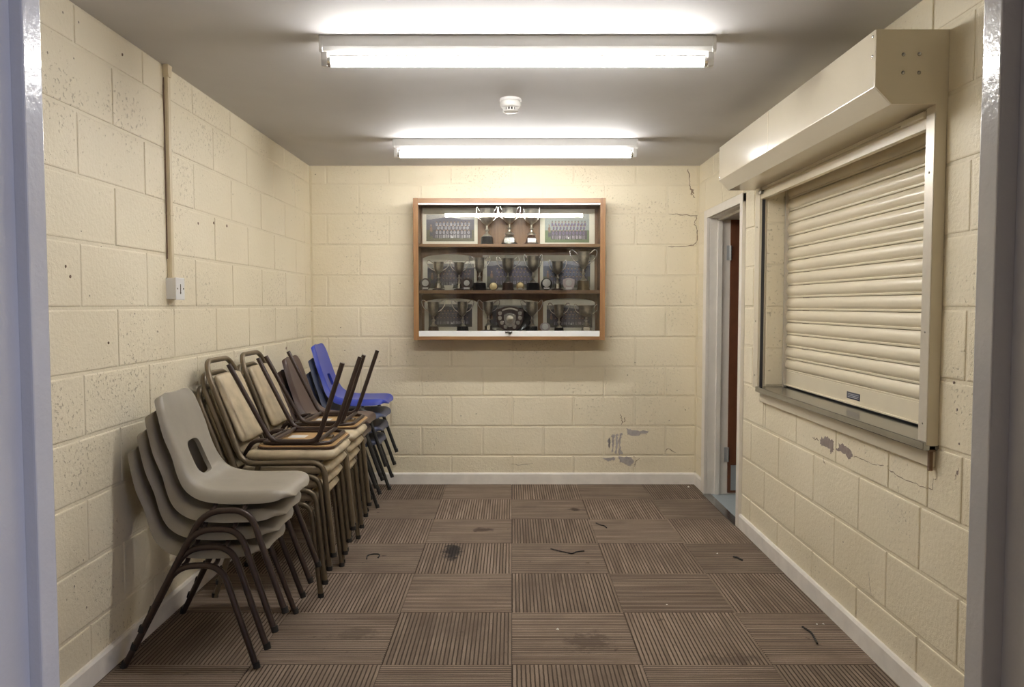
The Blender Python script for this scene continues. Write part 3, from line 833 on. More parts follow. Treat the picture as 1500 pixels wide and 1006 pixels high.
# plaques ----------------------------------------------------------
def shield_poly(w, h, n=10):
    pts = []
    for k in range(n + 1):                       # lower right round to the point, then left
        t = k / n
        pts.append((w / 2 * math.cos(t * PI / 2) ** 0.75, h * 0.55 * (1 - math.sin(t * PI / 2) ** 1.25)))
    left = [(-x, z) for x, z in pts[:-1]][::-1]
    top = [(-w / 2, h * 0.86), (-w * 0.36, h * 0.90), (-w * 0.2, h * 0.97), (0, h), (w * 0.2, h * 0.97), (w * 0.36, h * 0.90), (w / 2, h * 0.86)]
    return pts + left + top
def round_poly(w, h, n=22):
    return [(w / 2 * math.cos(2 * PI * k / n), h / 2 + h / 2 * math.sin(2 * PI * k / n)) for k in range(n)]
def plaque(x, z, w, h, shape, board, disc, label, plate=True, dz=0.6, dr=0.3, y=5.428):
    t = empty('award_plaque', (x, y, z)); tag(t, label, 'plaque', 'small award plaques in the cabinet')
    poly = shield_poly(w, h) if shape == 'shield' else round_poly(w, h)
    o = MB().prism(poly, 'y', 0.0, 0.008).build('board', M[board], t, bevel=0.001)
    q = MB().lathe([(w * dr, 0), (w * dr, 0.002), (w * dr * 0.85, 0.0035)], 20).build('medal_disc', M[disc], t, smooth=True)
    q.rotation_euler = (PI / 2, 0, 0); q.location = (0, 0, h * dz)
    if plate:
        MB().box(-w * 0.26, w * 0.26, -0.0015, 0.0, h * 0.10, h * 0.25).build('name_plate', M['white_disc'], t)
    MB().box(-w * 0.2, w * 0.2, 0.008, 0.03, 0.0, 0.004).build('stand', M['plaque_wood'], t)
    return t
plaque(X0(155), SH2, 0.078, 0.086, 'round', 'plaque_wood', 'white_disc', 'dark oval plaque with a white disc, far left of the middle shelf')
plaque(X0(430), SH2, 0.084, 0.086, 'shield', 'plaque_wood', 'white_disc', 'dark shield plaque with a small disc beside the second cup on the middle shelf', dr=0.24)
plaque(X0(608), SH2, 0.070, 0.056, 'round', 'base_wood', 'gold', 'round gold medal stand on the middle cabinet shelf', plate=False, dz=0.5, dr=0.38)
plaque(X0(787), SH2, 0.060, 0.060, 'round', 'bronze', 'gold', 'little bronze medal with a white plate, centre right of the middle shelf', dr=0.34)
plaque(X0(962), SH2, 0.080, 0.086, 'round', 'base_black', 'white_disc', 'black oval plaque with a big white disc on the middle shelf', dr=0.36)
plaque(X0(1110), SH2, 0.082, 0.088, 'shield', 'pink_silver', 'white_disc', 'pinkish silver shield plaque near the right end of the middle shelf', dr=0.28)
plaque(X0(953), SH0, 0.074, 0.062, 'round', 'pink_silver', 'white_disc', 'round pinkish silver plaque right of the big shield on the bottom shelf', plate=False, dz=0.55, dr=0.3)
t = empty('half_round_plaque', (X0(310), 5.428, SH2)); tag(t, 'small cream half-round plaque between two cups on the middle shelf', 'plaque')
MB().prism([(0.033 * math.cos(PI + PI * k / 12), 0.036 + 0.034 * math.sin(PI + PI * k / 12)) for k in range(13)], 'y', 0, 0.012).build('board', M['mount'], t, bevel=0.001)
MB().box(-0.033, 0.033, -0.001, 0.013, 0.034, 0.037).build('rim', M['silver'], t)
# big shield
t = empty('trophy_shield', (X0(718), 5.436, SH0)); tag(t, 'large dark wooden trophy shield with silver crests, centre of the bottom shelf', 'trophy')
W, Hh = 0.190, 0.180
MB().prism(shield_poly(W, Hh, 14), 'y', 0, 0.014).build('board', M['plaque_wood'], t, bevel=0.002)
cp = [(x, z + 0.030) for x, z in shield_poly(0.082, 0.100, 10)]
big = MB().prism(cp, 'y', -0.005, 0.001).build('centre_shield', M['silver_bright'], t, bevel=0.0015)
q = MB().lathe([(0.026, 0), (0.024, 0.003), (0.012, 0.004), (0.004, 0.006)], 18).build('centre_boss', M['silver'], big, smooth=True)
q.rotation_euler = (PI / 2, 0, 0); q.location = (0, -0.005, 0.088)
for s in (-1, 1):
    for (x, z) in ((0.070, 0.112), (0.071, 0.078), (0.056, 0.046), (0.031, 0.018)):
        o = MB().prism([(px, pz) for px, pz in shield_poly(0.027, 0.029, 6)], 'y', -0.0035, 0.001).build('small_crest', M['silver_bright'], t, bevel=0.0008)
        o.location = (s * x, 0, z)
ban = [(-0.055 + 0.11 * k / 10, 0.142 + 0.014 * math.sin(PI * k / 10)) for k in range(11)]
MB().prism([(x, z) for x, z in ban] + [(x, z + 0.011) for x, z in ban[::-1]], 'y', -0.003, 0.001).build('banner', M['silver'], t)
# a dark round dish leaning behind the shield
t = empty('dark_dish', (X0(775), 5.490, SH0)); tag(t, 'dark round dish leaning half hidden behind the trophy shield', 'dish')
o = MB().lathe([(0.055, 0), (0.080, 0.010), (0.083, 0.013), (0.080, 0.015), (0.05, 0.006)], 28).build('dish_body', M['base_black'], t, smooth=True)
o.rotation_euler = (PI / 2, 0, 0); o.location = (0, 0.0, 0.084)

# team photographs -------------------------------------------------
def print_mat():
    m, nt, b = nodes_of('faded_photo_print')
    at = N(nt, 'ShaderNodeVertexColor'); at.layer_name = 'print'
    nt.links.new(at.outputs[0], b.inputs['Base Color'])
    b.inputs['Roughness'].default_value = 0.35
    return m
M['print'] = print_mat()
def photo_print(w, h, seed, sky, grass, shirt, legs, hall, rows):
    """a group photograph as a fine grid of coloured cells"""
    rnd = random.Random(seed)
    nx, nz = 96, 54
    img = [[None] * nx for _ in range(nz)]
    for j in range(nz):
        for i in range(nx):
            v = j / nz
            base = (grass if v < 0.10 or not 0.13 < i / nx < 0.94 else (0.07, 0.06, 0.07)) if v < 0.42 else (hall if v < 0.80 + 0.10 * (1 - abs(i / nx - 0.42) / 0.35) * (abs(i / nx - 0.42) < 0.35) else sky)
            k = rnd.uniform(0.85, 1.12)
            img[j][i] = tuple(c * k for c in base)
    def blob(ci, cj, ri, rj, col):
        for j in range(int(cj - rj), int(cj + rj) + 1):
            for i in range(int(ci - ri), int(ci + ri) + 1):
                if 0 <= i < nx and 0 <= j < nz and ((i - ci) / (ri + 0.3)) ** 2 + ((j - cj) / (rj + 0.3)) ** 2 <= 1:
                    k = rnd.uniform(0.8, 1.15)
                    img[j][i] = tuple(c * k for c in col)
    skin = (0.30, 0.19, 0.14)
    for (n, j0, x_lo, x_hi, seated) in rows:
        for q in range(n):
            ci = x_lo + (x_hi - x_lo) * (q + 0.5) / n + rnd.uniform(-0.4, 0.4)
            if seated:
                blob(ci - 1.5, j0 - 5, 0.6, 4, legs); blob(ci + 1.5, j0 - 5, 0.6, 4, legs)
                blob(ci, j0 - 1, 2.3, 1.2, (0.09, 0.08, 0.10))
            blob(ci, j0 + 2.5, 2.0, 3.2, shirt)
            blob(ci, j0 + 3, 0.8, 2.2, tuple(c * 0.5 for c in shirt))
            blob(ci, j0 + 7.4, 1.3, 1.6, skin)
            blob(ci, j0 + 8.8, 1.2, 0.6, (0.05, 0.04, 0.035))
    blob(9, 24, 2, 6, (0.22, 0.12, 0.08)); blob(9, 32, 1.4, 1.8, skin); blob(8, 14, 1, 5, (0.06, 0.06, 0.07)); blob(11, 14, 1, 5, (0.06, 0.06, 0.07))
    blob(nx // 2 + 3, 8, 1.4, 1.4, (0.75, 0.75, 0.72))
    vs, fs = [], []
    for j in range(nz + 1):
        for i in range(nx + 1):
            vs.append((-w / 2 + w * i / nx, 0, h * j / nz))
    for j in range(nz):
        for i in range(nx):
            a = j * (nx + 1) + i
            fs.append((a, a + 1, a + nx + 2, a + nx + 1))
    me = bpy.data.meshes.new('photo_print')
    me.from_pydata(vs, [], fs)
    ca = me.color_attributes.new('print', 'FLOAT_COLOR', 'CORNER')
    data = []
    for j in range(nz):
        for i in range(nx):
            c = img[j][i]
            data += [c[0], c[1], c[2], 1.0] * 4
    ca.data.foreach_set('color', data)
    me.materials.append(M['print'])
    me.update()
    return me
def team_photo(c0, c1, yt, z, y0c, inner, arch, seed, pal, label):
    w = (c1 - c0) * 0.001072; h = (y0c - yt) * 0.001072
    x = ((c0 + c1) / 2 / 4.574 + 590 - 749.5) * 5.535 / 1127
    t = empty('team_photograph', (x, 5.533, z + 0.001)); tag(t, label, 'photograph', 'mounted team photographs in the cabinet')
    t.rotation_euler = (-0.04, 0, 0)
    poly = [(-w / 2, 0), (w / 2, 0)]
    if arch:
        poly += [(w / 2, h * 0.88)] + [(w / 2 * math.cos(PI * k / 14) * 0.97, h * 0.88 + h * 0.12 * math.sin(PI * k / 14)) for k in range(1, 14)] + [(-w / 2, h * 0.88)]
    else:
        poly += [(w / 2, h), (-w / 2, h)]
    MB().prism(poly, 'y', 0, 0.004).build('mount_board', M['mount'], t)
    i0, i1, j0, j1 = inner
    pw, ph = w * (i1 - i0), h * (j1 - j0)
    o = bpy.data.objects.new('photo_print', photo_print(pw, ph, seed, *pal))
    o.location = (-w / 2 + w * (i0 + i1) / 2, -0.0008, h * j0)
    link(o, t)
R2 = [(10, 31, 17, 88, False), (9, 24, 20, 86, False), (10, 15, 17, 88, True)]
R3 = [(11, 31, 12, 90, False), (10, 24, 15, 88, False), (10, 15, 14, 87, True)]
team_photo(135, 503, 120, SH1, 368, (0.07, 0.94, 0.10, 0.82), False, 1, ((0.44, 0.42, 0.38), (0.11, 0.10, 0.05), (0.42, 0.40, 0.42), (0.45, 0.43, 0.42), (0.10, 0.09, 0.11), R2), 'photo of a white-shirted team on a cream mount, left of the top shelf')
team_photo(918, 1283, 125, SH1, 365, (0.09, 0.90, 0.07, 0.86), False, 2, ((0.36, 0.37, 0.33), (0.12, 0.17, 0.07), (0.18, 0.13, 0.24), (0.42, 0.36, 0.40), (0.30, 0.33, 0.30), R3), 'photo of a purple-shirted team on green grass, right of the top shelf')
team_photo(135, 497, 420, SH2, 662, (0.09, 0.95, 0.06, 0.74), True, 3, ((0.30, 0.29, 0.26), (0.09, 0.085, 0.05), (0.14, 0.10, 0.13), (0.30, 0.28, 0.28), (0.08, 0.07, 0.08), R3), 'arched-mount team photo behind the cups at the left of the middle shelf')
team_photo(535, 905, 425, SH2, 662, (0.08, 0.93, 0.08, 0.83), False, 4, ((0.28, 0.27, 0.26), (0.09, 0.09, 0.05), (0.13, 0.10, 0.18), (0.38, 0.34, 0.40), (0.05, 0.045, 0.07), R2), 'purple-toned team photo at the centre of the middle shelf')
team_photo(918, 1283, 425, SH2, 662, (0.06, 0.92, 0.08, 0.83), False, 5, ((0.26, 0.27, 0.30), (0.10, 0.11, 0.06), (0.09, 0.10, 0.19), (0.32, 0.30, 0.36), (0.10, 0.11, 0.15), R3), 'blue-toned team photo behind the large cup, right of the middle shelf')
team_photo(145, 500, 715, SH0, 932, (0.08, 0.90, 0.12, 0.82), True, 6, ((0.24, 0.23, 0.21), (0.07, 0.06, 0.045), (0.14, 0.11, 0.13), (0.42, 0.38, 0.40), (0.07, 0.06, 0.065), R2), 'arched-mount team photo at the left of the bottom shelf')
team_photo(535, 905, 720, SH0, 932, (0.08, 0.92, 0.1, 0.8), True, 7, ((0.22, 0.21, 0.19), (0.07, 0.06, 0.045), (0.10, 0.08, 0.10), (0.26, 0.24, 0.25), (0.07, 0.06, 0.065), R2), 'arched-mount team photo hidden behind the big trophy shield')
team_photo(940, 1287, 715, SH0, 932, (0.07, 0.95, 0.1, 0.78), True, 8, ((0.26, 0.25, 0.22), (0.07, 0.065, 0.05), (0.12, 0.10, 0.13), (0.40, 0.36, 0.38), (0.07, 0.06, 0.07), R3), 'arched-mount team photo at the right of the bottom shelf')

# ------------------------------------------------------------------ moulded plastic chairs
def catmull(pts, n):
    out = []
    P = [pts[0]] + list(pts) + [pts[-1]]
    segs = len(pts) - 1
    for k in range(n + 1):
        t = k / n * segs
        i = min(int(t), segs - 1); t -= i
        p0, p1, p2, p3 = P[i], P[i + 1], P[i + 2], P[i + 3]
        out.append(tuple(0.5 * (2 * b + (c - a) * t + (2 * a - 5 * b + 4 * c - d) * t * t + (3 * b - a - 3 * c + d) * t ** 3) for a, b, c, d in zip(p0, p1, p2, p3)))
    return out

def shell_mesh(name, hole, top_hw=0.150):
    #        x      z      half width
    prof = [(-0.002, 0.781, top_hw * 0.60), (0.002, 0.776, top_hw * 0.82), (0.008, 0.763, top_hw * 0.96), (0.022, 0.728, top_hw * 1.06), (0.050, 0.640, top_hw * 1.16), (0.078, 0.560, 0.186), (0.105, 0.497, 0.196),
            (0.138, 0.456, 0.205), (0.190, 0.436, 0.213), (0.270, 0.429, 0.216), (0.360, 0.430, 0.214), (0.415, 0.431, 0.209), (0.450, 0.426, 0.198), (0.470, 0.415, 0.180), (0.481, 0.400, 0.150), (0.484, 0.388, 0.105)]
    nu, nv = 56, 30
    cs_ = catmull(prof, nu)
    bm = bmesh.new()
    grid = []
    for i, (x, z, hw) in enumerate(cs_):
        a = cs_[max(i - 1, 0)]; c = cs_[min(i + 1, nu)]
        t = Vector((c[0] - a[0], c[1] - a[1])).normalized()
        n = Vector((t.y, -t.x))                  # towards the underside / back
        q = i / nu
        k = min(max((q - 0.30) / 0.25, 0), 1); k = k * k * (3 - 2 * k)
        lip = 0.026 + 0.018 * k
        k = min(max((q - 0.68) / 0.32, 0), 1)
        lip *= 1 - 0.75 * k * k * (3 - 2 * k)
        if q < 0.12: lip *= 0.35 + 0.65 * q / 0.12
        row = []
        for j in range(nv + 1):
            v = -1 + 2 * j / nv
            v = math.copysign(1 - (1 - abs(v)) ** 1.15, v)
            e = max(0.0, (abs(v) - 0.80) / 0.20)
            dish = 0.010 * (1 - v * v)
            off = lip * e ** 1.8 + dish
            w = hw * v if e == 0 else math.copysign(hw * (0.80 + 0.20 * (e - 0.30 * e * e)), v)
            row.append(bm.verts.new((x + n.x * off, w, z + n.y * off)))
        grid.append(row)
    if hole:
        hz, hb, ha = (hole[0] + hole[1]) / 2, (hole[1] - hole[0]) / 2, hole[2]
    fs = []
    for i in range(nu):
        for j in range(nv):
            c = (grid[i][j].co + grid[i + 1][j + 1].co) / 2
            if hole and c.x < 0.2 and abs((c.z - hz) / hb) ** 4 + abs(c.y / ha) ** 4 < 1:
                continue
            fs.append(bm.faces.new((grid[i][j], grid[i + 1][j], grid[i + 1][j + 1], grid[i][j + 1])))
    bmesh.ops.delete(bm, geom=[v for v in bm.verts if not v.link_faces], context='VERTS')
    if hole:                                      # round the edge of the hand hole
        es = [e for e in bm.edges if e.is_boundary and all(abs(v.co.z - hz) < hb + 0.03 and abs(v.co.y) < ha + 0.03 and v.co.x < 0.2 for v in e.verts)]
        vs = list({v for e in es for v in e.verts})
        for v in vs:                              # pull the cut onto a clean rounded rectangle that follows the back
            a = math.atan2((v.co.z - hz) / hb, v.co.y / ha)
            ca, sa = math.cos(a), math.sin(a)
            v.co.y = ha * math.copysign(abs(ca) ** 0.5, ca)
            z = hz + hb * math.copysign(abs(sa) ** 0.5, sa)
            for p, q in zip(cs_, cs_[1:]):
                if q[1] <= z + 0.003 <= p[1] and p[0] < 0.2:
                    t = (p[1] - z - 0.003) / max(p[1] - q[1], 1e-6)
                    v.co.x = p[0] + (q[0] - p[0]) * t - 0.0095
            v.co.z = z
        r = bmesh.ops.extrude_edge_only(bm, edges=es)
        for v in r['geom']:
            if isinstance(v, bmesh.types.BMVert):
                v.co.x -= 0.016; v.co.z -= 0.004
    bmesh.ops.recalc_face_normals(bm, faces=bm.faces)
    bmesh.ops.solidify(bm, geom=list(bm.faces), thickness=0.0045)
    bmesh.ops.recalc_face_normals(bm, faces=bm.faces)
    me = bpy.data.meshes.new(name)
    bm.to_mesh(me); bm.free()
    me.materials.append(M['poly_grey'])
    me.polygons.foreach_set('use_smooth', [True] * len(me.polygons))
    me.set_sharp_from_angle(angle=math.radians(50))
    return me

def plastic_chair(shell, tube):
    t = empty('plastic_chair')
    o = bpy.data.objects.new('seat_shell', shell); link(o, t)
    for s in (-1, 1):
        path = fillet([(0.0, s * 0.246, 0.0), (0.188, s * 0.230, 0.366), (0.352, s * 0.230, 0.372), (0.48, s * 0.246, 0.0)], 0.068, 7)
        fr_ = MB().sweep(path, 0.0115, 12).build('leg_frame', M[tube], t, smooth=True)
        for x in (0.0, 0.48):
            dx = 0.006 if x == 0 else -0.004
            MB().sweep([(x - dx * 0.2, s * 0.2465, 0.0005), (x + dx, s * 0.2455, 0.022)], 0.0128, 12).build('rubber_foot', M['rubber'], fr_, smooth=True)
    for x in (0.215, 0.325):
        MB().sweep(fillet([(x, -0.228, 0.3685), (x, -0.195, 0.3700), (x, -0.165, 0.408), (x, 0.165, 0.408), (x, 0.195, 0.3700), (x, 0.228, 0.3685)], 0.02, 4), 0.0085, 10).build('cross_bar', M[tube], t, smooth=True)
    return t

def recolour(root, part, mat):
    for ch in root.children:
        if ch.name.startswith(part):
            ch.material_slots[0].link = 'OBJECT'
            ch.material_slots[0].material = M[mat]

SHELL_HOLE = shell_mesh('shell_with_hand_hole', (0.462, 0.590, 0.060), 0.168)
SHELL_SLOT = shell_mesh('shell_with_slot', (0.50, 0.580, 0.045), 0.160)
SHELL_PLAIN = shell_mesh('shell_plain', None, 0.160)

def stack(proto, x, y, dx, dz, n, yaw, part, mats, labels, cat, group):
    for k in range(n):
        o = proto if k == 0 else copy_tree(proto)
        o.location = (x + dx * k, y + random.uniform(-0.004, 0.004), dz * k)
        o.rotation_euler = (0, 0, yaw + random.uniform(-0.01, 0.01))
        if part: recolour(o, part, mats[k])
        tag(o, labels[k], cat, group)

stack(plastic_chair(SHELL_HOLE, 'tube_brown'), -1.397, 2.962, 0.033, 0.066, 4, 0.0, 'seat_shell', ['poly_grey'] * 4,
      ['grey plastic chair at the bottom of the nearest stack', 'grey plastic chair second from the floor in the nearest stack',
       'grey plastic chair just under the top one in the nearest stack', 'grey plastic chair with a hand hole on top of the nearest stack'], 'chair', 'grey plastic chairs in the nearest stack')
stack(plastic_chair(SHELL_PLAIN, 'tube_black'), -1.398, 4.575, 0.029, 0.075, 4, 0.0, 'seat_shell', ['poly_brown'] * 4,
      ['brown plastic chair at the bottom of its stack between the upholstered and blue chairs', 'brown plastic chair second from the floor in its stack',
       'brown plastic chair just under the top brown chair', 'dark brown plastic chair on top of its stack'], 'chair', 'brown plastic chairs')
stack(plastic_chair(SHELL_SLOT, 'tube_black'), -1.345, 5.145, 0.018, 0.090, 4, 0.0, 'seat_shell', ['poly_navy', 'poly_navy', 'poly_slate', 'poly_blue'],
      ['navy plastic chair at the bottom of the stack in the far corner', 'navy plastic chair second from the floor in the far corner stack',
       'slate blue plastic chair just under the bright blue one', 'bright blue plastic chair on top of the far corner stack'], 'chair', 'blue plastic chairs in the far corner')

# ------------------------------------------------------------------ upholstered steel chairs
def pad(mb, cx_, cy_, cz_, hx, hy, th, nx=14, ny=14, crown=0.0):
    """cushion with soft edges, flat below"""
    top, bot = [], []
    for j in range(ny + 1):
        for i in range(nx + 1):
            u, v = -1 + 2 * i / nx, -1 + 2 * j / ny
            u = math.copysign(1 - (1 - abs(u)) ** 1.4, u); v = math.copysign(1 - (1 - abs(v)) ** 1.4, v)
            e = ((1 - abs(u) ** 12) * (1 - abs(v) ** 12)) ** 0.5
            r = 1 - 0.055 * (abs(u) * abs(v)) ** 5
            x, y = cx_ + hx * u * r, cy_ + hy * v * r
            top.append((x, y, cz_ + th / 2 * e + crown * (1 - u * u) * (1 - v * v)))
            bot.append((x, y, cz_ - th / 2 * e))
    n = len(top)
    fs = []
    for j in range(ny):
        for i in range(nx):
            a = j * (nx + 1) + i
            fs.append((a, a + 1, a + nx + 2, a + nx + 1))
            fs.append((n + a, n + a + nx + 1, n + a + nx + 2, n + a + 1))
    mb.add(top + bot, fs)
    return mb
def weld(o):
    bm = bmesh.new(); bm.from_mesh(o.data)
    bmesh.ops.remove_doubles(bm, verts=bm.verts, dist=0.0006)
    bmesh.ops.recalc_face_normals(bm, faces=bm.faces)
    bm.to_mesh(o.data); bm.free()
    o.data.polygons.foreach_set('use_smooth', [True] * len(o.data.polygons))

def padded_chair():
    t = empty('padded_chair')
    half = [(0.0, 0.205, 0.0), (-0.040, 0.205, 0.424), (-0.400, 0.203, 0.416), (-0.470, 0.178, 0.585), (-0.556, 0.168, 0.800), (-0.582, 0.128, 0.866)]
    path = [(x, -y, z) for x, y, z in half] + [(x, y, z) for x, y, z in half[::-1]]
    MB().sweep(fillet(path, 0.060, 6), 0.0125, 10).build('frame', M['tube_tan'], t, smooth=True)
    for s in (-1, 1):
        MB().sweep([(-0.330, s * 0.198, 0.412), (-0.475, s * 0.208, 0.0)], 0.0115, 10).build('rear_leg', M['tube_tan'], t, smooth=True)
        for x in (0.0, -0.475):
            MB().sweep([(x, s * 0.2055, 0.0005), (x, s * 0.2055, 0.02)], 0.0138, 10).build('rubber_foot', M['rubber'], t, smooth=True)
    for x, z in ((-0.33, 0.406), (-0.07, 0.408)):
        MB().sweep([(x, -0.20, z), (x, 0.20, z)], 0.009, 8).build('cross_bar', M['tube_tan'], t, smooth=True)
    o = pad(MB(), -0.198, 0, 0.4475, 0.205, 0.196, 0.050, crown=0.006).build('seat_cushion', M['vinyl'], t); weld(o)
    o = pad(MB(), 0, 0, 0, 0.168, 0.158, 0.030, crown=0.002).build('back_cushion', M['vinyl'], t); weld(o)
    ang = math.atan2(0.156, 0.384)
    o.location = (-0.479, 0, 0.652)
    o.rotation_euler = (0, PI / 2 - ang, 0)
    return t
UP = ['tan padded steel chair at the bottom of the stack behind the grey chairs', 'tan padded steel chair second from the floor behind the grey chairs',
      'tan padded steel chair third from the floor behind the grey chairs', 'tan padded steel chair under the nearer upturned wooden chair']
UP2 = ['tan padded steel chair at the bottom of the stack beside the brown chairs', 'tan padded steel chair second from the floor beside the brown chairs',
       'tan padded steel chair third from the floor beside the brown chairs', 'tan padded steel chair under the farther upturned wooden chair']
pc = padded_chair()
pc2 = copy_tree(pc)
stack(pc, -0.852, 3.585, 0.020, 0.062, 4, 0.0, None, None, UP, 'chair', 'tan padded chairs, nearer stack')
stack(pc2, -0.858, 4.045, 0.020, 0.062, 4, 0.0, None, None, UP2, 'chair', 'tan padded chairs, farther stack')

# ------------------------------------------------------------------ upturned wooden chairs
def upturned_chair(x, y, z, label):
    t = empty('wooden_chair', (x, y, z)); tag(t, label, 'chair', 'upturned wooden chairs on the padded stacks')
    def rr(hx, hy, r, n=5):
        pts = []
        for (sx, sy, a0) in ((1, 1, 0), (-1, 1, PI / 2), (-1, -1, PI), (1, -1, 3 * PI / 2)):
            for k in range(n + 1):
                a = a0 + PI / 2 * k / n
                pts.append((sx * (hx - r) + r * math.cos(a), sy * (hy - r) + r * math.sin(a)))
        return pts
    MB().prism(rr(0.172, 0.195, 0.05), 'z', 0.0, 0.013).build('wooden_seat', M['ply'], t, bevel=0.003)
    MB().prism(rr(0.176, 0.199, 0.05), 'z', -0.001, 0.008).build('seat_edge_band', M['base_wood'], t, bevel=0.002)
    MB().sweep([(px, py, 0.021) for px, py in rr(0.150, 0.178, 0.05)], 0.0095, 10, closed=True).build('seat_ring', M['tube_brown'], t, smooth=True)
    for s in (-1, 1):
        MB().sweep(fillet([(-0.285, s * 0.200, 0.380), (-0.105, s * 0.182, 0.030), (0.102, s * 0.182, 0.030), (0.222, s * 0.200, 0.386)], 0.045, 6), 0.0112, 12).build('leg_frame', M['tube_brown'], t, smooth=True)
        MB().sweep(fillet([(-0.145, s * 0.135, 0.028), (-0.202, s * 0.135, 0.026), (-0.238, s * 0.135, -0.030), (-0.244, s * 0.135, -0.062)], 0.04, 5), 0.0105, 10).build('back_post', M['tube_brown'], t, smooth=True)
    for px in (-0.10, 0.10):
        MB().sweep([(px, -0.182, 0.032), (px, 0.182, 0.032)], 0.010, 10).build('cross_bar', M['tube_brown'], t, smooth=True)
    MB().box(-0.09, -0.01, 0.02, 0.09, 0.013, 0.0138).build('paper_label', M['plastic_white'], t)
    MB().box(0.09, 0.13, -0.01, 0.03, 0.013, 0.026).build('bracket', M['steel'], t, bevel=0.003)
    return t
upturned_chair(-0.975, 3.615, 0.6625, 'upturned wooden-seated chair lying on the nearer padded stack, legs in the air')
upturned_chair(-0.985, 4.165, 0.6625, 'upturned wooden-seated chair lying on the farther padded stack, legs in the air')

# ------------------------------------------------------------------ damage on the walls
def jag(poly, amp, n=3, closed=True, rnd=random.Random(3)):
    out = []
    m = len(poly)
    for i in range(m if closed else m - 1):
        a, b = poly[i], poly[(i + 1) % m]
        for k in range(n):
            t = k / n
            j = amp if k else amp * 0.3
            out.append((a[0] + (b[0] - a[0]) * t + rnd.uniform(-j, j), a[1] + (b[1] - a[1]) * t + rnd.uniform(-j, j)))
    if not closed: out.append(poly[-1])
    return out
def patch(wall, plane, poly, mat, name='peeled_patch'):
    poly = jag(poly, 0.0065, 5)
    mb = MB()
    if plane == 'back': mb.prism(poly, 'y', YB - 0.0012, YB + 0.004)
    else: mb.prism(poly, 'x', XR - 0.0012, XR + 0.004)
    mb.build(name, M[mat], wall)
def crack(wall, plane, pts, w, mat='crack'):
    pts = jag(pts, w * 0.9, 4, False)
    L, R_ = [], []
    rnd = random.Random(len(pts))
    for i, p in enumerate(pts):
        a = pts[max(i - 1, 0)]; b = pts[min(i + 1, len(pts) - 1)]
        d = Vector((b[0] - a[0], b[1] - a[1])); d = d.normalized() if d.length else Vector((1, 0))
        ww = w * rnd.uniform(0.35, 1.1) * (0.4 if i in (0, len(pts) - 1) else 1)
        L.append((p[0] - d.y * ww / 2, p[1] + d.x * ww / 2)); R_.append((p[0] + d.y * ww / 2, p[1] - d.x * ww / 2))
    mb = MB()
    lo = (YB - 0.0013) if plane == 'back' else (XR - 0.0013)
    vs, fs = [], []
    for (u, z) in L + R_:
        vs.append((u, lo, z) if plane == 'back' else (lo, u, z))
    n = len(L)
    for i in range(n - 1):
        fs.append((i, i + 1, n + i + 1, n + i))
    mb.add(vs, fs).build('crack', M[mat], wall)
G, Bn = 'patch_grey', 'patch_brown'
for poly in ([(0.836, 0.409), (0.89, 0.395), (1.0, 0.387), (0.978, 0.369), (0.891, 0.356), (0.843, 0.36)],
             [(0.700, 0.325), (0.716, 0.340), (0.722, 0.300), (0.716, 0.262), (0.704, 0.280)],
             [(0.728, 0.362), (0.752, 0.368), (0.748, 0.310), (0.742, 0.240), (0.730, 0.232), (0.734, 0.300)],
             [(0.760, 0.366), (0.776, 0.370), (0.772, 0.310), (0.770, 0.216), (0.756, 0.222), (0.760, 0.300)],
             [(0.786, 0.372), (0.808, 0.376), (0.798, 0.336), (0.792, 0.281), (0.812, 0.219), (0.784, 0.216), (0.780, 0.30)],
             [(0.662, 0.192), (0.745, 0.199), (0.752, 0.179), (0.706, 0.166)],
             [(0.782, 0.203), (0.87, 0.197), (0.897, 0.161), (0.871, 0.135), (0.827, 0.148), (0.787, 0.161)]):
    patch(wall_back, 'back', poly, G)
for pts, w in (([(1.118, 0.241), (1.144, 0.259), (1.199, 0.232)], 0.007), ([(0.793, 0.514), (0.807, 0.479), (0.798, 0.435)], 0.008), ([(0.828, 0.49), (0.816, 0.453)], 0.006),
               ([(0.936, 0.188), (0.903, 0.159), (0.897, 0.126)], 0.006), ([(-0.008, 0.148), (0.058, 0.139), (0.157, 0.152)], 0.004),
               ([(1.266, 2.283), (1.274, 2.21), (1.277, 2.162), (1.292, 2.137)], 0.008), ([(1.282, 2.103), (1.302, 2.094), (1.317, 2.074)], 0.008),
               ([(1.132, 1.962), (1.23, 1.952), (1.335, 1.947), (1.324, 1.913), (1.314, 1.899), (1.329, 1.874), (1.333, 1.83), (1.333, 1.762), (1.311, 1.737), (1.233, 1.728), (1.129, 1.728)], 0.0065)):
    crack(wall_back, 'back', pts, w)
patch(wall_back, 'back', [(1.282, 2.147), (1.311, 2.137), (1.307, 2.103), (1.287, 2.108)], 'crack')
for poly in ([(3.331, 0.721), (3.285, 0.743), (3.24, 0.742), (3.19, 0.737), (3.188, 0.703), (3.214, 0.682), (3.226, 0.698), (3.294, 0.702), (3.33, 0.702)],
             [(3.142, 0.741), (3.09, 0.737), (3.02, 0.728), (3.005, 0.714), (3.038, 0.694), (3.078, 0.704), (3.167, 0.707), (3.139, 0.719)]):
    patch(wall_right, 'right', poly, Bn)
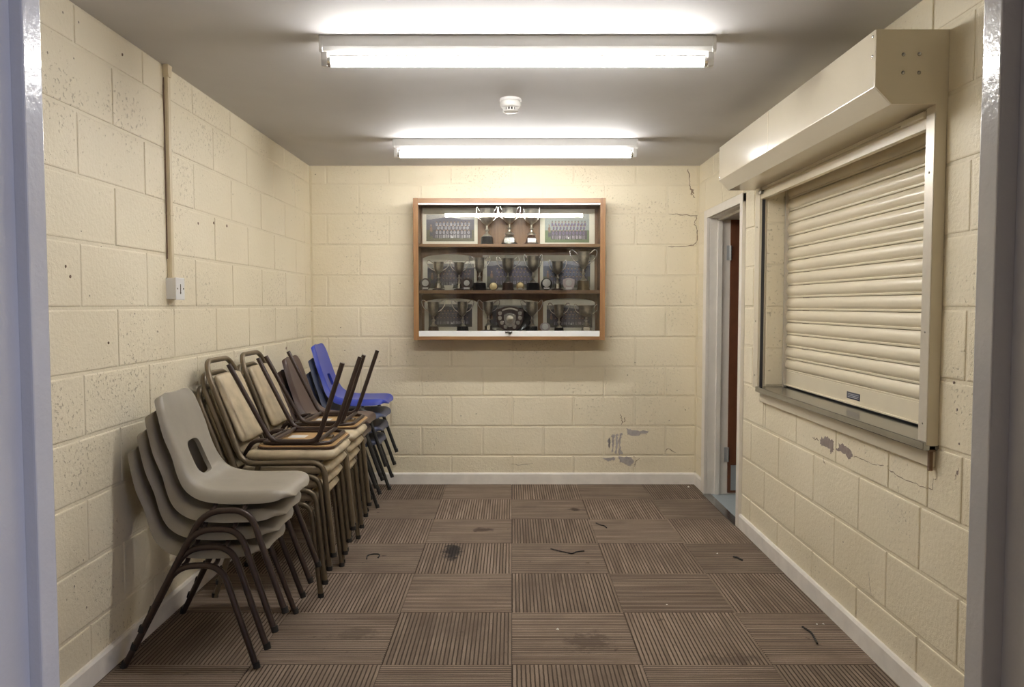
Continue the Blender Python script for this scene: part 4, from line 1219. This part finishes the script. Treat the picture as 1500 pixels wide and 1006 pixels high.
for pts, w in (([(3.005, 0.709), (2.953, 0.715), (2.898, 0.714), (2.819, 0.716), (2.803, 0.722), (2.754, 0.728)], 0.003), ([(3.415, 0.716), (3.378, 0.713), (3.342, 0.717)], 0.008),
               ([(3.292, 0.648), (3.285, 0.63), (3.268, 0.624)], 0.006), ([(2.72, 0.72), (2.649, 0.711), (2.549, 0.711), (2.465, 0.713), (2.431, 0.717), (2.43, 0.747), (2.413, 0.758)], 0.0035),
               ([(2.294, 0.816), (2.303, 0.798), (2.313, 0.777)], 0.005), ([(2.852, 0.305), (2.846, 0.264), (2.824, 0.22)], 0.003)):
    crack(wall_right, 'right', pts, w)

# drill holes and chips in the left wall
for (y, z, r) in ((3.58, 1.683, 0.006), (3.768, 1.705, 0.008), (3.939, 1.707, 0.008), (2.914, 2.237, 0.0055), (2.535, 1.399, 0.005), (2.51, 1.431, 0.0045), (2.764, 1.17, 0.005), (4.937, 1.03, 0.010)):
    MB().prism([(y + r * math.cos(2 * PI * k / 9) * random.uniform(0.7, 1.2), z + r * math.sin(2 * PI * k / 9) * random.uniform(0.7, 1.2)) for k in range(9)], 'x', XL - 0.004, XL + 0.0014).build('chip', M['rust'], wall_left)
for (y, z, r) in ((2.312, 0.99, 0.003), (2.334, 1.07, 0.0025), (2.296, 0.889, 0.0025), (2.30, 0.80, 0.004)):
    MB().prism([(y + r * math.cos(2 * PI * k / 9) * random.uniform(0.7, 1.2), z + 1.6 * r * math.sin(2 * PI * k / 9) * random.uniform(0.7, 1.2)) for k in range(9)], 'x', XR - 0.0014, XR + 0.004).build('chip', M['patch_brown'], wall_right)

# ------------------------------------------------------------------ litter on the carpet
def thread(pts, r, label):
    p = catmull([(x, y, 0.003 + 0.003 * (i % 2)) for i, (x, y) in enumerate(pts)], 6 * (len(pts) - 1))
    o = MB().sweep(p, r, 6).build('loose_thread', M['thread'], smooth=True)
    tag(o, label, 'thread', 'loose threads on the carpet')
thread([(0.210, 4.06), (0.245, 4.02), (0.285, 4.00), (0.317, 3.975), (0.345, 4.01), (0.385, 4.015)], 0.0034, 'long wavy black thread in the middle of the carpet')
thread([(-0.745, 3.895), (-0.748, 3.94), (-0.725, 3.972), (-0.690, 3.955), (-0.690, 3.915)], 0.0036, 'small curled black thread beside the padded chairs')
thread([(0.505, 4.55), (0.525, 4.50), (0.548, 4.49), (0.555, 4.44)], 0.0032, 'short black thread towards the far doorway')
thread([(1.150, 3.93), (1.164, 3.91), (1.180, 3.875)], 0.005, 'short dark thread near the right skirting')
thread([(1.180, 3.06), (1.190, 3.0), (1.186, 2.95), (1.176, 2.90)], 0.004, 'thin dark thread at the right front of the carpet')
def crumb(x, y, s, label):
    rnd = random.Random(int(x * 1000))
    mb = MB()
    vs = []
    for k in range(6):
        a = 2 * PI * k / 6
        vs.append((s * math.cos(a) * rnd.uniform(0.6, 1.1), s * math.sin(a) * rnd.uniform(0.6, 1.1), 0.001))
    vs += [(v[0] * 0.5, v[1] * 0.5, s * rnd.uniform(0.5, 0.8)) for v in vs[:6]]
    fs = [tuple(range(5, -1, -1)), tuple(range(6, 12))] + [(k, (k + 1) % 6, 6 + (k + 1) % 6, 6 + k) for k in range(6)]
    o = mb.add(vs, fs).build('crumb', M['crumb'], loc=(x, y, 0.0002))
    tag(o, label, 'crumb', 'pale crumbs on the carpet')
crumb(1.082, 3.986, 0.006, 'pale crumb on the carpet left of the short dark thread')
crumb(0.186, 3.039, 0.007, 'pale crumb near the front centre of the carpet')
crumb(0.677, 3.294, 0.005, 'tiny pale crumb right of centre on the carpet')
crumb(1.277, 3.092, 0.006, 'pale crumb lying close to the right skirting')
crumb(1.250, 3.09, 0.005, 'second pale crumb close to the right skirting')
crumb(1.270, 5.47, 0.009, 'pale crumb in the far right corner by the doorway')
